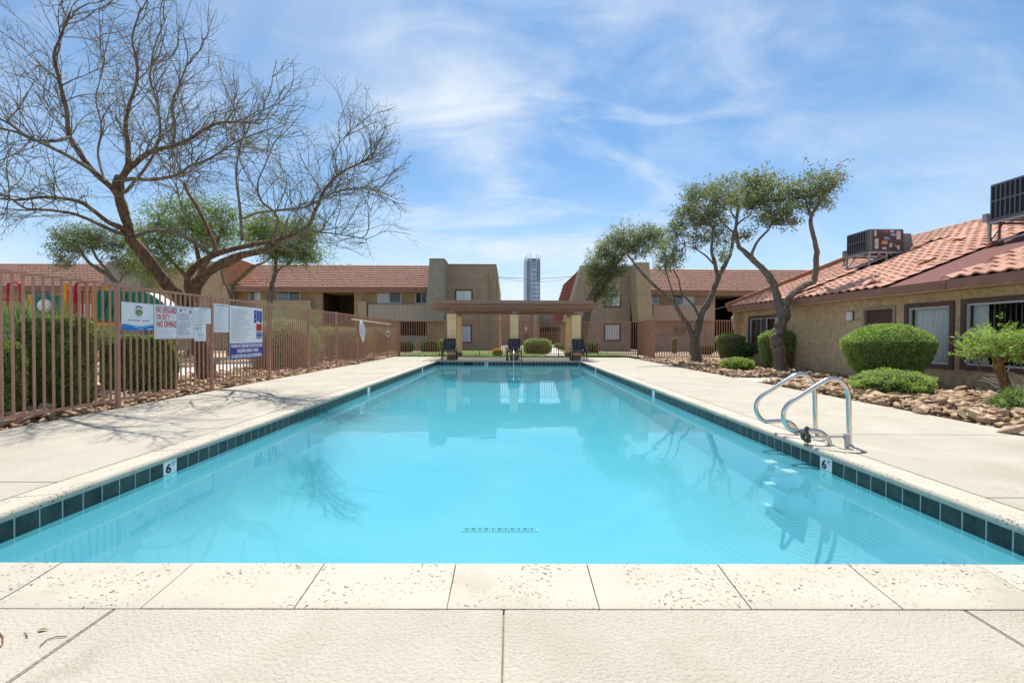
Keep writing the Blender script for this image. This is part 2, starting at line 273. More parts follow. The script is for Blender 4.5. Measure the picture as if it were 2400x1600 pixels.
# ------------------------------------------------------------------ mesh builder and scene helpers
WL = {}
class MB:
    def __init__(s): s.v = []; s.f = []
    def add(s, vs, fs):
        o = len(s.v); s.v += [tuple(v) for v in vs]; s.f += [tuple(i+o for i in f) for f in fs]; return s
    def box(s, x0, x1, y0, y1, z0, z1):
        return s.add([(x0,y0,z0),(x1,y0,z0),(x1,y1,z0),(x0,y1,z0),(x0,y0,z1),(x1,y0,z1),(x1,y1,z1),(x0,y1,z1)],
                     [(0,3,2,1),(4,5,6,7),(0,1,5,4),(1,2,6,5),(2,3,7,6),(3,0,4,7)])
    def bar(s, a, b, w, h=None, up=(0, 0, 1)):
        a = Vector(a); b = Vector(b); h = h or w; d = (b-a).normalized(); up = Vector(up)
        if abs(d.dot(up)) > .98: up = Vector((0, 1, 0))
        sx = d.cross(up).normalized()*(w/2); sy = sx.cross(d).normalized()*(h/2)
        vs = [p+i*sx+j*sy for p in (a, b) for i, j in ((-1,-1),(1,-1),(1,1),(-1,1))]
        return s.add(vs, [(0,1,2,3),(7,6,5,4),(0,4,5,1),(1,5,6,2),(2,6,7,3),(3,7,4,0)])
    def tube(s, pts, rad, n=8, cap=True):
        pts = [Vector(p) for p in pts]; k = len(pts)
        rad = rad if hasattr(rad, '__len__') else [rad]*k
        t = (pts[1]-pts[0]).normalized(); ref = Vector((0, 0, 1)) if abs(t.z) < .9 else Vector((1, 0, 0)); nx = t.cross(ref).normalized()
        o = len(s.v)
        for i, p in enumerate(pts):
            t = (pts[min(i+1, k-1)]-pts[max(i-1, 0)])
            if t.length < 1e-9: t = Vector((0, 0, 1))
            t.normalize(); nx = (nx-t*nx.dot(t))
            nx = nx.normalized() if nx.length > 1e-6 else t.orthogonal().normalized()
            ny = t.cross(nx)
            for j in range(n):
                a = 2*math.pi*j/n; q = p+(nx*math.cos(a)+ny*math.sin(a))*rad[i]; s.v.append((q.x, q.y, q.z))
        for i in range(k-1):
            for j in range(n):
                a = o+i*n+j; b = o+i*n+(j+1) % n; s.f.append((a, b, b+n, a+n))
        if cap: s.f.append(tuple(o+j for j in range(n))[::-1]); s.f.append(tuple(o+(k-1)*n+j for j in range(n)))
        return s
    def lathe(s, c, prof, n=16, sx=1, sy=1):
        o = len(s.v); k = len(prof)
        for r, z in prof:
            for j in range(n):
                a = 2*math.pi*j/n; s.v.append((c[0]+r*math.cos(a)*sx, c[1]+r*math.sin(a)*sy, c[2]+z))
        for i in range(k-1):
            for j in range(n): a = o+i*n+j; b = o+i*n+(j+1) % n; s.f.append((a, b, b+n, a+n))
        s.f.append(tuple(o+j for j in range(n))[::-1]); s.f.append(tuple(o+(k-1)*n+j for j in range(n)))
        return s
    def prism(s, poly, d):          # poly: list of 3D points, d: extrusion vector
        k = len(poly); d = Vector(d); o = [Vector(p) for p in poly]
        return s.add(o+[p+d for p in o], [tuple(range(k))[::-1], tuple(range(k, 2*k))]+[(i, (i+1) % k, (i+1) % k+k, i+k) for i in range(k)])
    def mesh(s, name, material, smooth=False):
        me = bpy.data.meshes.new(name); me.from_pydata(s.v, [], s.f)
        if material: me.materials.append(M[material] if isinstance(material, str) else material)
        if smooth: me.polygons.foreach_set('use_smooth', [True]*len(me.polygons))
        me.update(); return me
    def build(s, name, material, parent=None, smooth=False, local=False, bevel=0, **props):
        bm = None
        me = s.mesh(name, material, smooth)
        if True:
            bm = bmesh.new(); bm.from_mesh(me); bmesh.ops.recalc_face_normals(bm, faces=bm.faces)
            if bevel: bmesh.ops.bevel(bm, geom=[e for e in bm.edges if len(e.link_faces) == 2 and e.calc_face_angle(0) > .5], offset=bevel, segments=2, affect='EDGES')
            bm.to_mesh(me); bm.free()
        return link(name, me, parent, local, **props)
def link(name, me, parent=None, local=False, loc=None, **props):
    o = bpy.data.objects.new(name, me); C.objects.link(o); base = Vector(loc) if loc else Vector((0, 0, 0))
    if parent:
        o.parent = parent
        o.location = base if local else base-WL.get(parent.name, Vector((0, 0, 0)))
        WL[o.name] = (WL.get(parent.name, Vector((0, 0, 0)))+base) if local else base.copy()
    else: o.location = base; WL[o.name] = base
    for k, v in props.items(): o[k] = v
    return o
def thing(name, label, cat, loc=(0, 0, 0), group=None):
    o = bpy.data.objects.new(name, None); C.objects.link(o); o.location = loc; o.empty_display_size = .2
    WL[o.name] = Vector(loc); o['label'] = label; o['category'] = cat
    if group: o['group'] = group
    return o
def tag(o, label, cat, group=None):
    o['label'] = label; o['category'] = cat
    if group: o['group'] = group
    return o
def struct(o): o['kind'] = 'structure'; return o
def stuff(o): o['kind'] = 'stuff'; return o
def inst(name, me, parent, loc, rot=None, scale=None):
    o = bpy.data.objects.new(name, me); C.objects.link(o); o.parent = parent
    o.location = Vector(loc)-WL.get(parent.name, Vector((0, 0, 0))) if parent else Vector(loc)
    if rot: o.rotation_euler = rot
    if scale: o.scale = scale
    return o
def raw(name, V, F, material, parent=None, smooth=False, **props):
    """fast mesh from numpy: V (n,3), F (m,4) quads or (m,3) triangles"""
    me = bpy.data.meshes.new(name); k = F.shape[1]
    me.vertices.add(len(V)); me.vertices.foreach_set('co', np.asarray(V, np.float32).ravel())
    me.loops.add(F.size); me.loops.foreach_set('vertex_index', F.astype(np.int32).ravel())
    me.polygons.add(len(F)); me.polygons.foreach_set('loop_start', np.arange(0, F.size, k, dtype=np.int32)); me.polygons.foreach_set('loop_total', np.full(len(F), k, np.int32))
    me.update(calc_edges=True)
    ms = material if isinstance(material, (list, tuple)) else [material]
    for q in ms: me.materials.append(M[q])
    if smooth: me.polygons.foreach_set('use_smooth', [True]*len(F))
    return link(name, me, parent, **props)
def text(s, rect, place, material, parent, name='lettering', bold=.0, depth=.0):
    """rect = (u0,u1,v0,v1) in the local plane, place(u,v,n) -> world; stretched to fill the rect"""
    cu = bpy.data.curves.new('t', 'FONT'); cu.body = s; cu.offset = bold; cu.resolution_u = 2; cu.space_line = .86
    ob = bpy.data.objects.new('t', cu); C.objects.link(ob)
    dg = bpy.context.evaluated_depsgraph_get(); me = bpy.data.meshes.new_from_object(ob.evaluated_get(dg))
    bpy.data.objects.remove(ob)
    n = len(me.vertices); co = np.zeros(n*3, np.float32); me.vertices.foreach_get('co', co); co = co.reshape(-1, 3)
    lo = co.min(0); hi = co.max(0); u0, u1, v0, v1 = rect
    for i, v in enumerate(me.vertices):
        a = u0+(co[i, 0]-lo[0])/(hi[0]-lo[0])*(u1-u0); b = v0+(co[i, 1]-lo[1])/(hi[1]-lo[1])*(v1-v0); v.co = place(a, b, depth)
    me.materials.clear(); me.materials.append(M[material]); me.update()
    return link(name, me, parent)
def wall_cells(mb, a0, a1, z0, z1, holes, f):
    """f(mb, a, b, z, w) adds one box; cells that fall in a hole are skipped"""
    A = sorted({a0, a1, *[h[0] for h in holes], *[h[1] for h in holes]}); Z = sorted({z0, z1, *[h[2] for h in holes], *[h[3] for h in holes]})
    A = [a for a in A if a0 <= a <= a1]; Z = [z for z in Z if z0 <= z <= z1]
    for i in range(len(A)-1):
        for j in range(len(Z)-1):
            ca = (A[i]+A[i+1])/2; cz = (Z[j]+Z[j+1])/2
            if not any(h[0] < ca < h[1] and h[2] < cz < h[3] for h in holes): f(mb, A[i], A[i+1], Z[j], Z[j+1])

# ------------------------------------------------------------------ pool shell, coping, deck
XL, XR, Y0, YF = -2.96, 2.875, 2.077, 18.67
ZT, ZW, LIP, CW = -.030, -.146, .030, .292
ground = MB()
for x0, x1, y0, y1 in ((-2500, XL-.2, -60, 3000), (XR+.2, 2500, -60, 3000), (XL-.2, XR+.2, -60, Y0-.2), (XL-.2, XR+.2, YF+.2, 3000)):
    ground.add([(x0, y0, -.06), (x1, y0, -.06), (x1, y1, -.06), (x0, y1, -.06)], [(0, 1, 2, 3)])
struct(ground.build('ground', 'ground'))
pool = struct(thing('pool', 'x', 'x')); del pool['label']; del pool['category']
def floorz(y): return -1.34 if y < 8 else -1.34+(y-8)/(YF-8)*.62
sh = MB()
ys = [Y0, 8, YF-1.2, YF]
for i in range(3):
    a, b = ys[i], ys[i+1]; za, zb = floorz(a), floorz(b)
    sh.add([(XL+1.149, a, za), (XR-1.149, a, za), (XR-1.149, b, zb), (XL+1.149, b, zb)], [(0, 1, 2, 3)])
    for X, s in ((XL, 1), (XR, -1)):      # wall running into a wide cove at the floor
        def sec(y, zf):
            P = [(X, y, -.155), (X, y, -.42)]; hgt = -.42-zf
            for k in range(1, 11): th = k/10*math.pi/2; P.append((X+s*1.15*(1-math.cos(th)), y, -.42-hgt*math.sin(th)))
            return P
        A_, B_ = sec(a, za), sec(b, zb); k = len(A_); cv = MB().add(A_+B_, [(q, q+1, q+1+k, q+k) for q in range(k-1)]); cv.build('basin_wall', 'plaster', pool, smooth=True)
for Y, s in ((Y0, 1), (YF, -1)):
    z = floorz(Y); sh.add([(XL, Y, -.155), (XR, Y, -.155), (XR, Y, z-.02), (XL, Y, z-.02)], [(0, 1, 2, 3)])
sh.build('basin', 'plaster', pool)
st = MB()                                # entry steps at the shallow end
for i in range(3): st.box(-.9, .9, YF-.3*(i+1), YF-.3*i+.0, floorz(YF)-.02, -.146-.16*(i+1))
st.build('entry_step', 'plaster', pool, bevel=.02)
bk = MB()                                # mortar band behind tiles and under coping
bk.box(XL-.06, XL+.0022, Y0-.06, YF+.06, -.185, -.012); bk.box(XR-.0022, XR+.06, Y0-.06, YF+.06, -.185, -.012)
bk.box(XL+.0022, XR-.0022, YF-.0022, YF+.06, -.185, -.012); bk.box(XL-.004, XR+.004, Y0-.06, Y0-.004, -.19, -.012)
bk.build('grout_bed', 'grout', pool)
TP = .1475; TW = TP-.0065
tl = MB().box(-.004, .004, -TW/2, TW/2, -.152, -.000).build('tmp', 'tile', bevel=.0025); tme = tl.data; bpy.data.objects.remove(tl)
tl2 = MB().box(-TW/2, TW/2, -.004, .004, -.152, -.000).build('tmp', 'tile', bevel=.0025); tme2 = tl2.data; bpy.data.objects.remove(tl2)
yL6 = xp(403, 1090, XL).y; yR6 = xp(1938, 1088, XR).y
def side_tiles(X, s, marks):
    n = int((YF-Y0)/TP)
    for i in range(n):
        y = YF-.004-TP*(i+.5)
        if any(abs(y-q) < TP*.6 for q in marks): continue
        inst('waterline_tile', tme, pool, (X, y, ZT-.003))
yl = [YF-.004-TP*(round((YF-yL6)/TP-.5)+.5), YF-.004-TP*(round((YF-9.6)/TP-.5)+.5), YF-.004-TP*(round((YF-15.5)/TP-.5)+.5)]
yr = [YF-.004-TP*(round((YF-yR6)/TP-.5)+.5), YF-.004-TP*(round((YF-9.2)/TP-.5)+.5), YF-.004-TP*(round((YF-15.3)/TP-.5)+.5)]
side_tiles(XL, 1, yl); side_tiles(XR, -1, yr)
xm = dp(1139.5, 852, YF).x; nx = int((XR-XL)/TP); xm = XL+TP*(round((xm-XL)/TP-.5)+.5)
for i in range(nx+1):
    x = XL+TP*(i+.5)
    if x < XR-.02 and abs(x-xm) > TP*.6: inst('waterline_tile', tme2, pool, (x, YF, ZT-.003))
# depth marker tiles
for ii, (X, marks, s) in enumerate(((XL, yl, 1), (XR, yr, -1))):
    for k, y in enumerate(marks):
        mk = MB().box(X-.005, X+.005, y-TP*.52, y+TP*.52, ZT-.155, ZT-.003).build('depth_marker', 'white', pool)
        if k == 0:
            pl = (lambda u, v, n, X=X, y=y: Vector((X+.007, y+u, ZT-.155+v))) if s == 1 else (lambda u, v, n, X=X, y=y: Vector((X-.007, y-u, ZT-.155+v)))
            text('6', (-.055, .012, .048, .132), pl, 'numeral', mk, 'numeral', bold=.03); text('FT', (.022, .062, .098, .135), pl, 'numeral', mk, 'lettering')
mk = MB().box(xm-TP*.52, xm+TP*.52, YF-.006, YF+.004, ZT-.155, ZT-.003).build('depth_marker', 'white', pool)
text('3', (-.055, .012, .04, .13), lambda u, v, n: Vector((xm+u, YF-.009, ZT-.155+v)), 'numeral', mk, 'numeral', bold=.03)
text('FT', (.024, .060, .095, .13), lambda u, v, n: Vector((xm+u, YF-.009, ZT-.155+v)), 'numeral', mk, 'lettering')
# coping stones: profile across (inward), with a raised rounded lip
prof = [(-CW, -.055), (-CW, -.003), (-CW+.006, 0), (-.20, .006), (-.12, .013), (-.07, .018), (-.035, .023), (-.010, .026), (.006, .026), (.017, .014), (.021, -.002), (.016, -.018), (.002, -.026), (-.03, -.029), (-.03, -.055)]
def coping_mesh(L, name='coping_stone'):
    mb = MB(); k = len(prof)
    for y in (-L/2, L/2): mb.v += [(p[0], y, p[1]) for p in prof]
    mb.f = [(i, (i+1) % k, (i+1) % k+k, i+k) for i in range(k)]+[tuple(range(k))[::-1], tuple(range(k, 2*k))]
    ob = mb.build('tmp', 'coping', smooth=False); me = ob.data; bpy.data.objects.remove(ob)
    me.polygons.foreach_set('use_smooth', [len(p.vertices) == 4 for p in me.polygons]); me.set_sharp_from_angle(angle=R(32))
    return me
CL = .598; cme = coping_mesh(CL-.0045)
def coping_run(p0, d, length, rotz, first=0.0):
    t = 0
    while t < length-.01:
        L = min(CL if (t or not first) else first, length-t)
        me = cme if abs(L-CL) < 1e-4 else coping_mesh(L-.0045)
        c = Vector(p0)+Vector(d)*(t+L/2); inst('coping_stone', me, pool, c+Vector((0, 0, random.uniform(-.0012, .0012))), (0, 0, rotz)); t += L
coping_run((XL, Y0, 0), (0, 1, 0), YF-Y0, 0, .31)              # left side: inward is +X
coping_run((XR, Y0, 0), (0, 1, 0), YF-Y0, math.pi, .42)
jx = xp(1083, 1322, 0.0001)
x_first = dp(142, 1317, Y0).x
while x_first > XL-CW: x_first -= CL
coping_run((x_first, Y0, 0), (1, 0, 0), (XR+CW+.2)-x_first, math.pi/2)
coping_run((XL-CW, YF, 0), (1, 0, 0), XR-XL+2*CW, -math.pi/2)
bed = MB(); bed.box(XL-CW+.01, XL-.03, Y0+.003, YF-.003, -.06, -.008); bed.box(XR+.03, XR+CW-.01, Y0+.003, YF-.003, -.06, -.008)
bed.box(XL-CW+.01, XR+CW-.01, Y0-CW+.01, Y0-.03, -.061, -.0075); bed.box(XL-CW+.01, XR+CW-.01, YF+.03, YF+CW-.01, -.061, -.0075)
bed.build('mortar_bed', 'mortar', pool)
wt = MB().box(XL-.003, XR+.003, Y0-.003, YF+.003, -1.45, ZW); wt = struct(wt.build('water', 'water'))
# pool fittings
dA = gp(1081, 1240, -1.33); dB = gp(1262, 1241, -1.33)
dr = thing('main_drain', 'long pale slotted drain channel on the turquoise pool floor', 'drain', (dA.x, dA.y, -1.33))
MB().box(dA.x, dB.x, dA.y-.055, dA.y+.055, -1.345, -1.325).build('drain_frame', 'white', dr, bevel=.008)
dg_ = MB()
k = 0; x = dA.x+.03
while x < dB.x-.03:
    w = (.012, .03, .012, .05)[k % 4]; dg_.box(x, x+w, dA.y-.033, dA.y+.033, -1.327, -1.321); x += w+.014; k += 1
dg_.build('drain_slot', 'tile', dr)
pc = xp(1667, 1000, XR)
MB().tube([(XR-.03, pc.y, -.48), (XR-.012, pc.y, -.48), (XR+.01, pc.y, -.48)], [.09, .115, .12], 20).build('pool_light', 'plaster', pool, smooth=False)
rp = xp(2222, 1286, XR); MB().tube([(XR-.02, rp.y, -.42), (XR+.01, rp.y, -.42)], [.035, .04], 14).build('return_jet', 'white', pool)
MB().tube([(XR-.024, rp.y, -.42), (XR-.019, rp.y, -.42)], .018, 12).build('jet_hole', 'numeral', pool)
sk = dp(1098, 851, YF); MB().box(sk.x-.16, sk.x+.16, YF-.012, YF-.005, ZT-.135, ZT-.03).build('skimmer_mouth', 'dark', pool)

# deck slabs
deck = struct(thing('pool_deck', 'x', 'x')); del deck['label']; del deck['category']
DX0, DX1 = -5.62, 5.75
def slab(x0, x1, y0, y1):
    g = .0035
    mb = MB().box(x0+g, x1-g, y0+g, y1-g, -.12, 0)
    mb.build('deck_slab', 'deck', deck, bevel=.004)
a0, a1 = XL-CW, XR+CW
yn = Y0-CW
jn1 = gp(1179, 1500).x; jn2 = gp(2300, 1453).x; jn0 = -jn2+.25
xs = [-9, jn0-2.0, jn0, jn1, jn2, jn2+2.2, 9]
for i in range(len(xs)-1):
    slab(xs[i], xs[i+1], -1.2, yn-.004); slab(xs[i], xs[i+1], -4, -1.2)
yj = [yn-.004, gp(100, 1129).y, 5.75, 8.1, 10.45, 12.8, 15.2, 17.4, 19.2, 22.4]
for i in range(len(yj)-1): slab(DX0, a0-.004, yj[i], yj[i+1]); 
slab(-9, DX0, yn-.004, yj[1]) if False else None
yk = [yn-.004, gp(2330, 1166).y, gp(2150, 1018).y, 7.35, 9.5, 11.7, 13.9, 16.2, 19.2, 22.2]
for i in range(len(yk)-1): slab(a1+.004, DX1, yk[i], yk[i+1])
for i in range(4): slab(a0+(a1-a0)*i/4, a0+(a1-a0)*(i+1)/4, YF+CW+.004, 22.4) if i in (0, 3) else slab(a0+(a1-a0)*i/4, a0+(a1-a0)*(i+1)/4, YF+CW+.004, 22.4)
MB().box(-9, 9, -4, yn-.01, -.13, -.02).box(DX0+.01, a0-.01, yn, 22.38, -.13, -.02).box(a1+.01, DX1-.01, yn, 22.18, -.13, -.02).box(a0-.01, a1+.01, YF+CW, 22.38, -.13, -.02).build('joint_fill', 'joint', deck)
slw = MB().box(DX1+.01, 8.86, 10.75, 11.75, -.1, -.004); struct(slw.build('door_walk', 'path', bevel=.01))
# far lawn strip, path, playground sand
struct(MB().box(DX0-.3, 6.4, 22.41, 33, -.059, -.03).build('lawn', 'grass'))
pth = MB(); pth.add([gp(400, 866, -.03), gp(612, 841, -.03), gp(640, 838, -.03), gp(560, 862, -.03), gp(478, 886, -.03), gp(400, 893, -.03)], [(0, 1, 2, 3, 4, 5)])
struct(pth.build('path', 'path'))
pth = MB(); a = gp(1290, 834, -.02); pth.add([gp(1280, 833, -.02), gp(1330, 833, -.02), gp(1300, 814, -.02), gp(1296, 814, -.02)], [(0, 1, 2, 3)]); struct(pth.build('garden_path', 'path'))
struct(MB().add([(-30, 12.5, -.045), (-9.8, 14.5, -.045), (-11.5, 26, -.045), (-34, 26, -.045)], [(0, 1, 2, 3)]).build('playground_sand', 'sand'))
gb = []
for i in range(5200):
    x = random.uniform(DX0-.2, 6.4); y = random.uniform(22.43, 24.6); h = random.uniform(.03, .075); a = random.uniform(0, 3.14); w = .012
    dx, dy = math.cos(a)*w, math.sin(a)*w
    gb.append([(x-dx, y-dy, -.03), (x+dx, y+dy, -.03), (x+random.uniform(-.02, .02), y+random.uniform(-.02, .02), -.03+h)])
V = np.array(gb).reshape(-1, 3); stuff(raw('grass_blades', V, np.arange(len(V)).reshape(-1, 3), 'blade'))['label'] = 'short green grass along the far fence'

# ------------------------------------------------------------------ rocks
rockmesh = []
for i in range(9):
    bm = bmesh.new(); q = random.Random(i)
    for j in range(9):
        v = Vector((q.gauss(0, 1), q.gauss(0, 1), q.gauss(0, 1))).normalized(); bm.verts.new((v.x*.70, v.y*.50*q.uniform(.7, 1.15), v.z*.30))
    r = bmesh.ops.convex_hull(bm, input=bm.verts)
    bmesh.ops.delete(bm, geom=[v for v in bm.verts if not v.link_faces], context='VERTS')
    bmesh.ops.triangulate(bm, faces=bm.faces)
    me = bpy.data.meshes.new('rock'); bm.to_mesh(me); bm.free(); me.materials.append(M['rock']); rockmesh.append(me)
RV = []; RF = []
for me in rockmesh:
    RV.append(np.array([v.co[:] for v in me.vertices])); RF.append(np.array([p.vertices[:] for p in me.polygons]))
def rock_bed(name, spots, nparts):
    """spots: list of (x,y,z,size); the ones that show largest become parts, the rest one stuff part"""
    bedo = struct(thing(name, 'x', 'x')); del bedo['label']; del bedo['category']
    spots = sorted(spots, key=lambda s: -s[3]/max(1, s[1]))
    Vs, Fs, o = [], [], 0
    for i, (x, y, z, s) in enumerate(spots):
        k = random.randrange(9); rot = Euler((random.uniform(-.5, .5), random.uniform(-.5, .5), random.uniform(0, 6.28))); sc = Vector((1, 1, random.uniform(.7, 1.3)))*s
        if i < nparts: inst('rock', rockmesh[k], bedo, (x, y, z), rot, sc)
        else:
            v = (RV[k]*np.array(sc))@np.array(rot.to_matrix()).T+np.array((x, y, z)); Vs.append(v); Fs.append(RF[k]+o); o += len(v)
    if Vs: raw('small_rocks', np.vstack(Vs), np.vstack(Fs), 'rock2', bedo, kind='stuff')
    return bedo
def scatter(n, x0, x1, y0, y1, s0, s1, zf=lambda x, y: 0, zr=.05):
    return [(x, y, -.04+zf(x, y)+random.uniform(0, zr), s0+(s1-s0)*random.random()**2.2) for x, y in ((random.uniform(x0, x1), random.uniform(y0, y1)) for _ in range(n))]
rb1 = scatter(3800, 5.85, 8.88, 3.6, 10.62, .07, .22, lambda x, y: .05*min(1, (x-5.8)/.6), .09)
# a few named larger ones as in the photograph
for px, py, s in ((2060, 925, .34), (2303, 916, .24), (2290, 968, .33), (2355, 970, .32), (2255, 968, .26), (2190, 930, .3), (2380, 1000, .34), (2160, 955, .28), (2270, 940, .34)):
    g_ = gp(px, py, .08); rb1.append((g_.x, g_.y, .06, s*.8))
rock_bed('rock_bed', rb1, 300)
rb2 = scatter(2600, 5.85, 8.86, 11.8, 20.4, .08, .21, lambda x, y: .04*min(1, (x-5.8)/.6), .07)
rock_bed('rock_bed', rb2, 200)
rb3 = scatter(420, -6.0, -5.76, 3.8, 22.5, .06, .14, zr=.03)+scatter(2600, -8.3, -5.9, 4.5, 24, .08, .28, zr=.06)+scatter(700, -12.5, -8.3, 5, 11, .1, .3, zr=.06)
rock_bed('rock_bed', rb3, 240)
# heap of stones beyond the fence
hp = []
for i in range(160):
    c_ = gp(440, 846, 0); a = random.uniform(0, 6.28); r = abs(random.gauss(0, .55)); hp.append((c_.x+r*math.cos(a), c_.y+.6*r*math.sin(a), .35*max(0, 1-r/1.1), random.uniform(.15, .32)))
rock_bed('rock_heap', hp, 30)

# ------------------------------------------------------------------ apartment buildings behind the pool
def wavy_roof(name, x0, x1, ye, ze, yr, zr, material, parent, pitch=.30, course=.37, amp=.028, lip=.035, slopes=True):
    """clay tiles too far away to pick out singly: every course and every roll is still geometry. along x, rising with y"""
    L = math.hypot(yr-ye, zr-ze); n = max(1, round(L/course)); d = np.array([0, (yr-ye)/L, (zr-ze)/L]); nn = np.array([0, -(zr-ze)/L, (yr-ye)/L])
    nu = int((x1-x0)/pitch*5)+1; u = np.linspace(x0, x1, nu); w = amp*(1-np.abs(np.sin((u/pitch)*math.pi))**1.2)
    V = []; F = []; o = 0; c = L/n
    for i in range(n):
        off = (i % 2)*0.0; jit = rng.normal(0, .004, nu)
        for s, h in ((i*c-.0, -.004), (i*c-.01, lip), ((i+1)*c+.01, .004)):
            P = np.zeros((nu, 3)); P[:, 0] = u; base = np.array([0, ye, ze])+d*s
            hh = (w+h+jit) if h > -.001 else np.full(nu, -.01)
            P += base; P[:, 0] = u; P += hh[:, None]*nn; V.append(P)
        for k in range(2):
            a = o+k*nu+np.arange(nu-1); F.append(np.stack([a, a+1, a+1+nu, a+nu], 1))
        o += 3*nu
    return raw(name, np.vstack(V), np.vstack(F), material, parent, kind='stuff')
def far_window(parent, px0, px1, py0, py1, Y, panes=('glass_dark', 'curtain_pane'), trim='alu', t=.05, name='window', proud=.03, shutter=None):
    a = dp(px0, py1, Y); b = dp(px1, py0, Y); x0, x1, z0, z1 = a.x, b.x, a.z, b.z
    mb = MB()
    for q in ((x0, x1, z0, z0+t), (x0, x1, z1-t, z1), (x0, x0+t, z0+t, z1-t), (x1-t, x1, z0+t, z1-t)): mb.box(q[0], q[1], Y-proud, Y+.05, q[2], q[3])
    w = mb.build(name, trim, parent); n = len(panes); f = MB(); ix0, ix1 = x0+t, x1-t
    for k in range(n):
        pa = ix0+(ix1-ix0)*k/n; pb = ix0+(ix1-ix0)*(k+1)/n; s = .03
        MB().box(pa+s, pb-s, Y-proud*.2, Y+.02, z0+t+s, z1-t-s).build('pane', panes[k], w)
        for q in ((pa, pb, z0+t, z0+t+s), (pa, pb, z1-t-s, z1-t), (pa, pa+s, z0+t+s, z1-t-s), (pb-s, pb, z0+t+s, z1-t-s)): f.box(q[0]+.001, q[1]-.001, Y-proud*.6, Y+.03, q[2], q[3])
    f.build('window_frame', 'alu', w)
    return w
M['glass_dark'] = mat('pane_dark', (.035, .045, .06), .06, .3, 2, spec=.9)
M['curtain_pane'] = mat('pane_curtained', (.60, .66, .74), .12, .12, 9, spec=.7, streak=(1, 1, .05))
M['blue_pane'] = mat('pane_blue', (.14, .19, .26), .06, .3, 2, spec=.9)
def wbox(mb, px0, px1, py0, py1, Y0_, Y1_):
    a = dp(px0, py1, Y0_); b = dp(px1, py0, Y0_); return mb.box(a.x, b.x, Y0_, Y1_, a.z, b.z)
YW, YE = 35.0, 34.0
bl = thing('apartment_building', 'long two storey stucco apartment building with pink tiled roof left of the pavilion', 'building', (-18, YW, 0))
ze = dp(850, 674, YE).z; zr_ = dp(850, 621.5, 37.1).z
xa0 = dp(-140, 650, YE).x; xa1 = dp(262, 650, YE).x; xb0 = dp(520, 650, YE).x; xb1 = dp(1003, 650, YE).x
for x0, x1 in ((xa0, xa1), (xb0, xb1)):
    sl = MB().prism([(x0, YE+.05, ze-.06), (x0, 37.1, zr_-.06), (x0, 37.1, zr_-.25), (x0, 41, zr_-.25), (x0, 41, ze-.3), (x0, YE+.05, ze-.3)], (x1-x0, 0, 0)).build('roof', 'stucco_tan', bl)
    wavy_roof('roof_tiles', x0, x1, YE, ze, 37.1, zr_, 'rooftile', sl)
    MB().box(x0, x1, YE-.02, YE+.04, ze-.24, ze-.02).build('fascia', 'fascia', bl)
# upper and lower walls with openings
def pxz(px, py, Y): q = dp(px, py, Y); return q.x, q.z
def hole(px0, px1, py0, py1, Y): a = dp(px0, py1, Y); b = dp(px1, py0, Y); return (a.x, b.x, a.z, b.z)
holesL = [hole(756, 830, 678, 830, YW), hole(938, 1003, 754, 786, YW)]
mb = MB(); wall_cells(mb, xb0, xb1, -.1, ze-.1, holesL, lambda m_, a, b, z, w: m_.box(a, b, YW, YW+.25, z, w)); mb.build('wall', 'stucco_tan', bl)
mb = MB(); wall_cells(mb, xa0, xa1, -.1, ze-.1, [hole(60, 120, 683, 760, YW)], lambda m_, a, b, z, w: m_.box(a, b, YW, YW+.25, z, w)); mb.build('wall', 'stucco_tan', bl)
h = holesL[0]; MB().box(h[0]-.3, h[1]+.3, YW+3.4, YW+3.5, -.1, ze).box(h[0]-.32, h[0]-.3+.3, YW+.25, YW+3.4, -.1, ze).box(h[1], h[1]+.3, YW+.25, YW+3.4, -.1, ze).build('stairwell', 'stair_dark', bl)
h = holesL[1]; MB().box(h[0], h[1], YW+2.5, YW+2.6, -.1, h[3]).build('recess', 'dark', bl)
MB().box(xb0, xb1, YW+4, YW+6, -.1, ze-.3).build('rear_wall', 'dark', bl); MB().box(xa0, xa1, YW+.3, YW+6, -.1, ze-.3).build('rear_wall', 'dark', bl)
far_window(bl, 584, 612, 677, 707, YW, ('glass_dark', 'curtain_pane')); far_window(bl, 650, 704, 677, 707, YW, ('blue_pane', 'glass_dark'))
far_window(bl, 884, 941, 679, 711, YW, ('curtain_pane', 'blue_pane')); far_window(bl, 973, 1002, 679, 712, YW, ('glass_dark', 'blue_pane'))
far_window(bl, 60, 122, 682, 702, YW, ('glass_dark', 'glass_dark'), trim='stucco_tan')
def siding(name, parent, px0, px1, py0, py1, Y, material, w=.19):
    a = dp(px0, py1, Y); b = dp(px1, py0, Y); mb = MB(); n = int((b.x-a.x)/w); w = (b.x-a.x)/n
    for i in range(n): q = random.uniform(0, .006); mb.box(a.x+i*w+.012, a.x+(i+1)*w, Y-.03-q, Y, a.z, b.z-.07)
    mb.box(a.x, b.x, Y-.0, Y+.08, a.z, b.z-.07)
    p = mb.build(name, material, parent); p['kind'] = 'stuff'
    MB().box(a.x-.02, b.x+.02, Y-.06, Y+.1, b.z-.07, b.z).build('balcony_cap', material, parent); return p
siding('balcony_siding', bl, 863, 1004, 714, 752, 34.1, 'siding')
a = dp(863, 752, 34.1); b = dp(1004, 752, 34.1); MB().box(a.x, b.x, 34.1, YW, a.z-.0, a.z+.12).build('balcony_floor', 'fascia', bl)
a = dp(838, 742, 34.0); b = dp(859, 706, 34.0); MB().box(a.x, b.x, 34.0, 34.5, -.1, b.z).build('stair_pier', 'stucco_tan', bl, bevel=.03)
a = dp(680, 760, 34.2); b = dp(728, 704, 34.2); MB().box(dp(600, 750, 34.2).x, b.x, 34.2, 34.35, 2.3, b.z).build('balcony_wall', 'stucco_tan', bl)
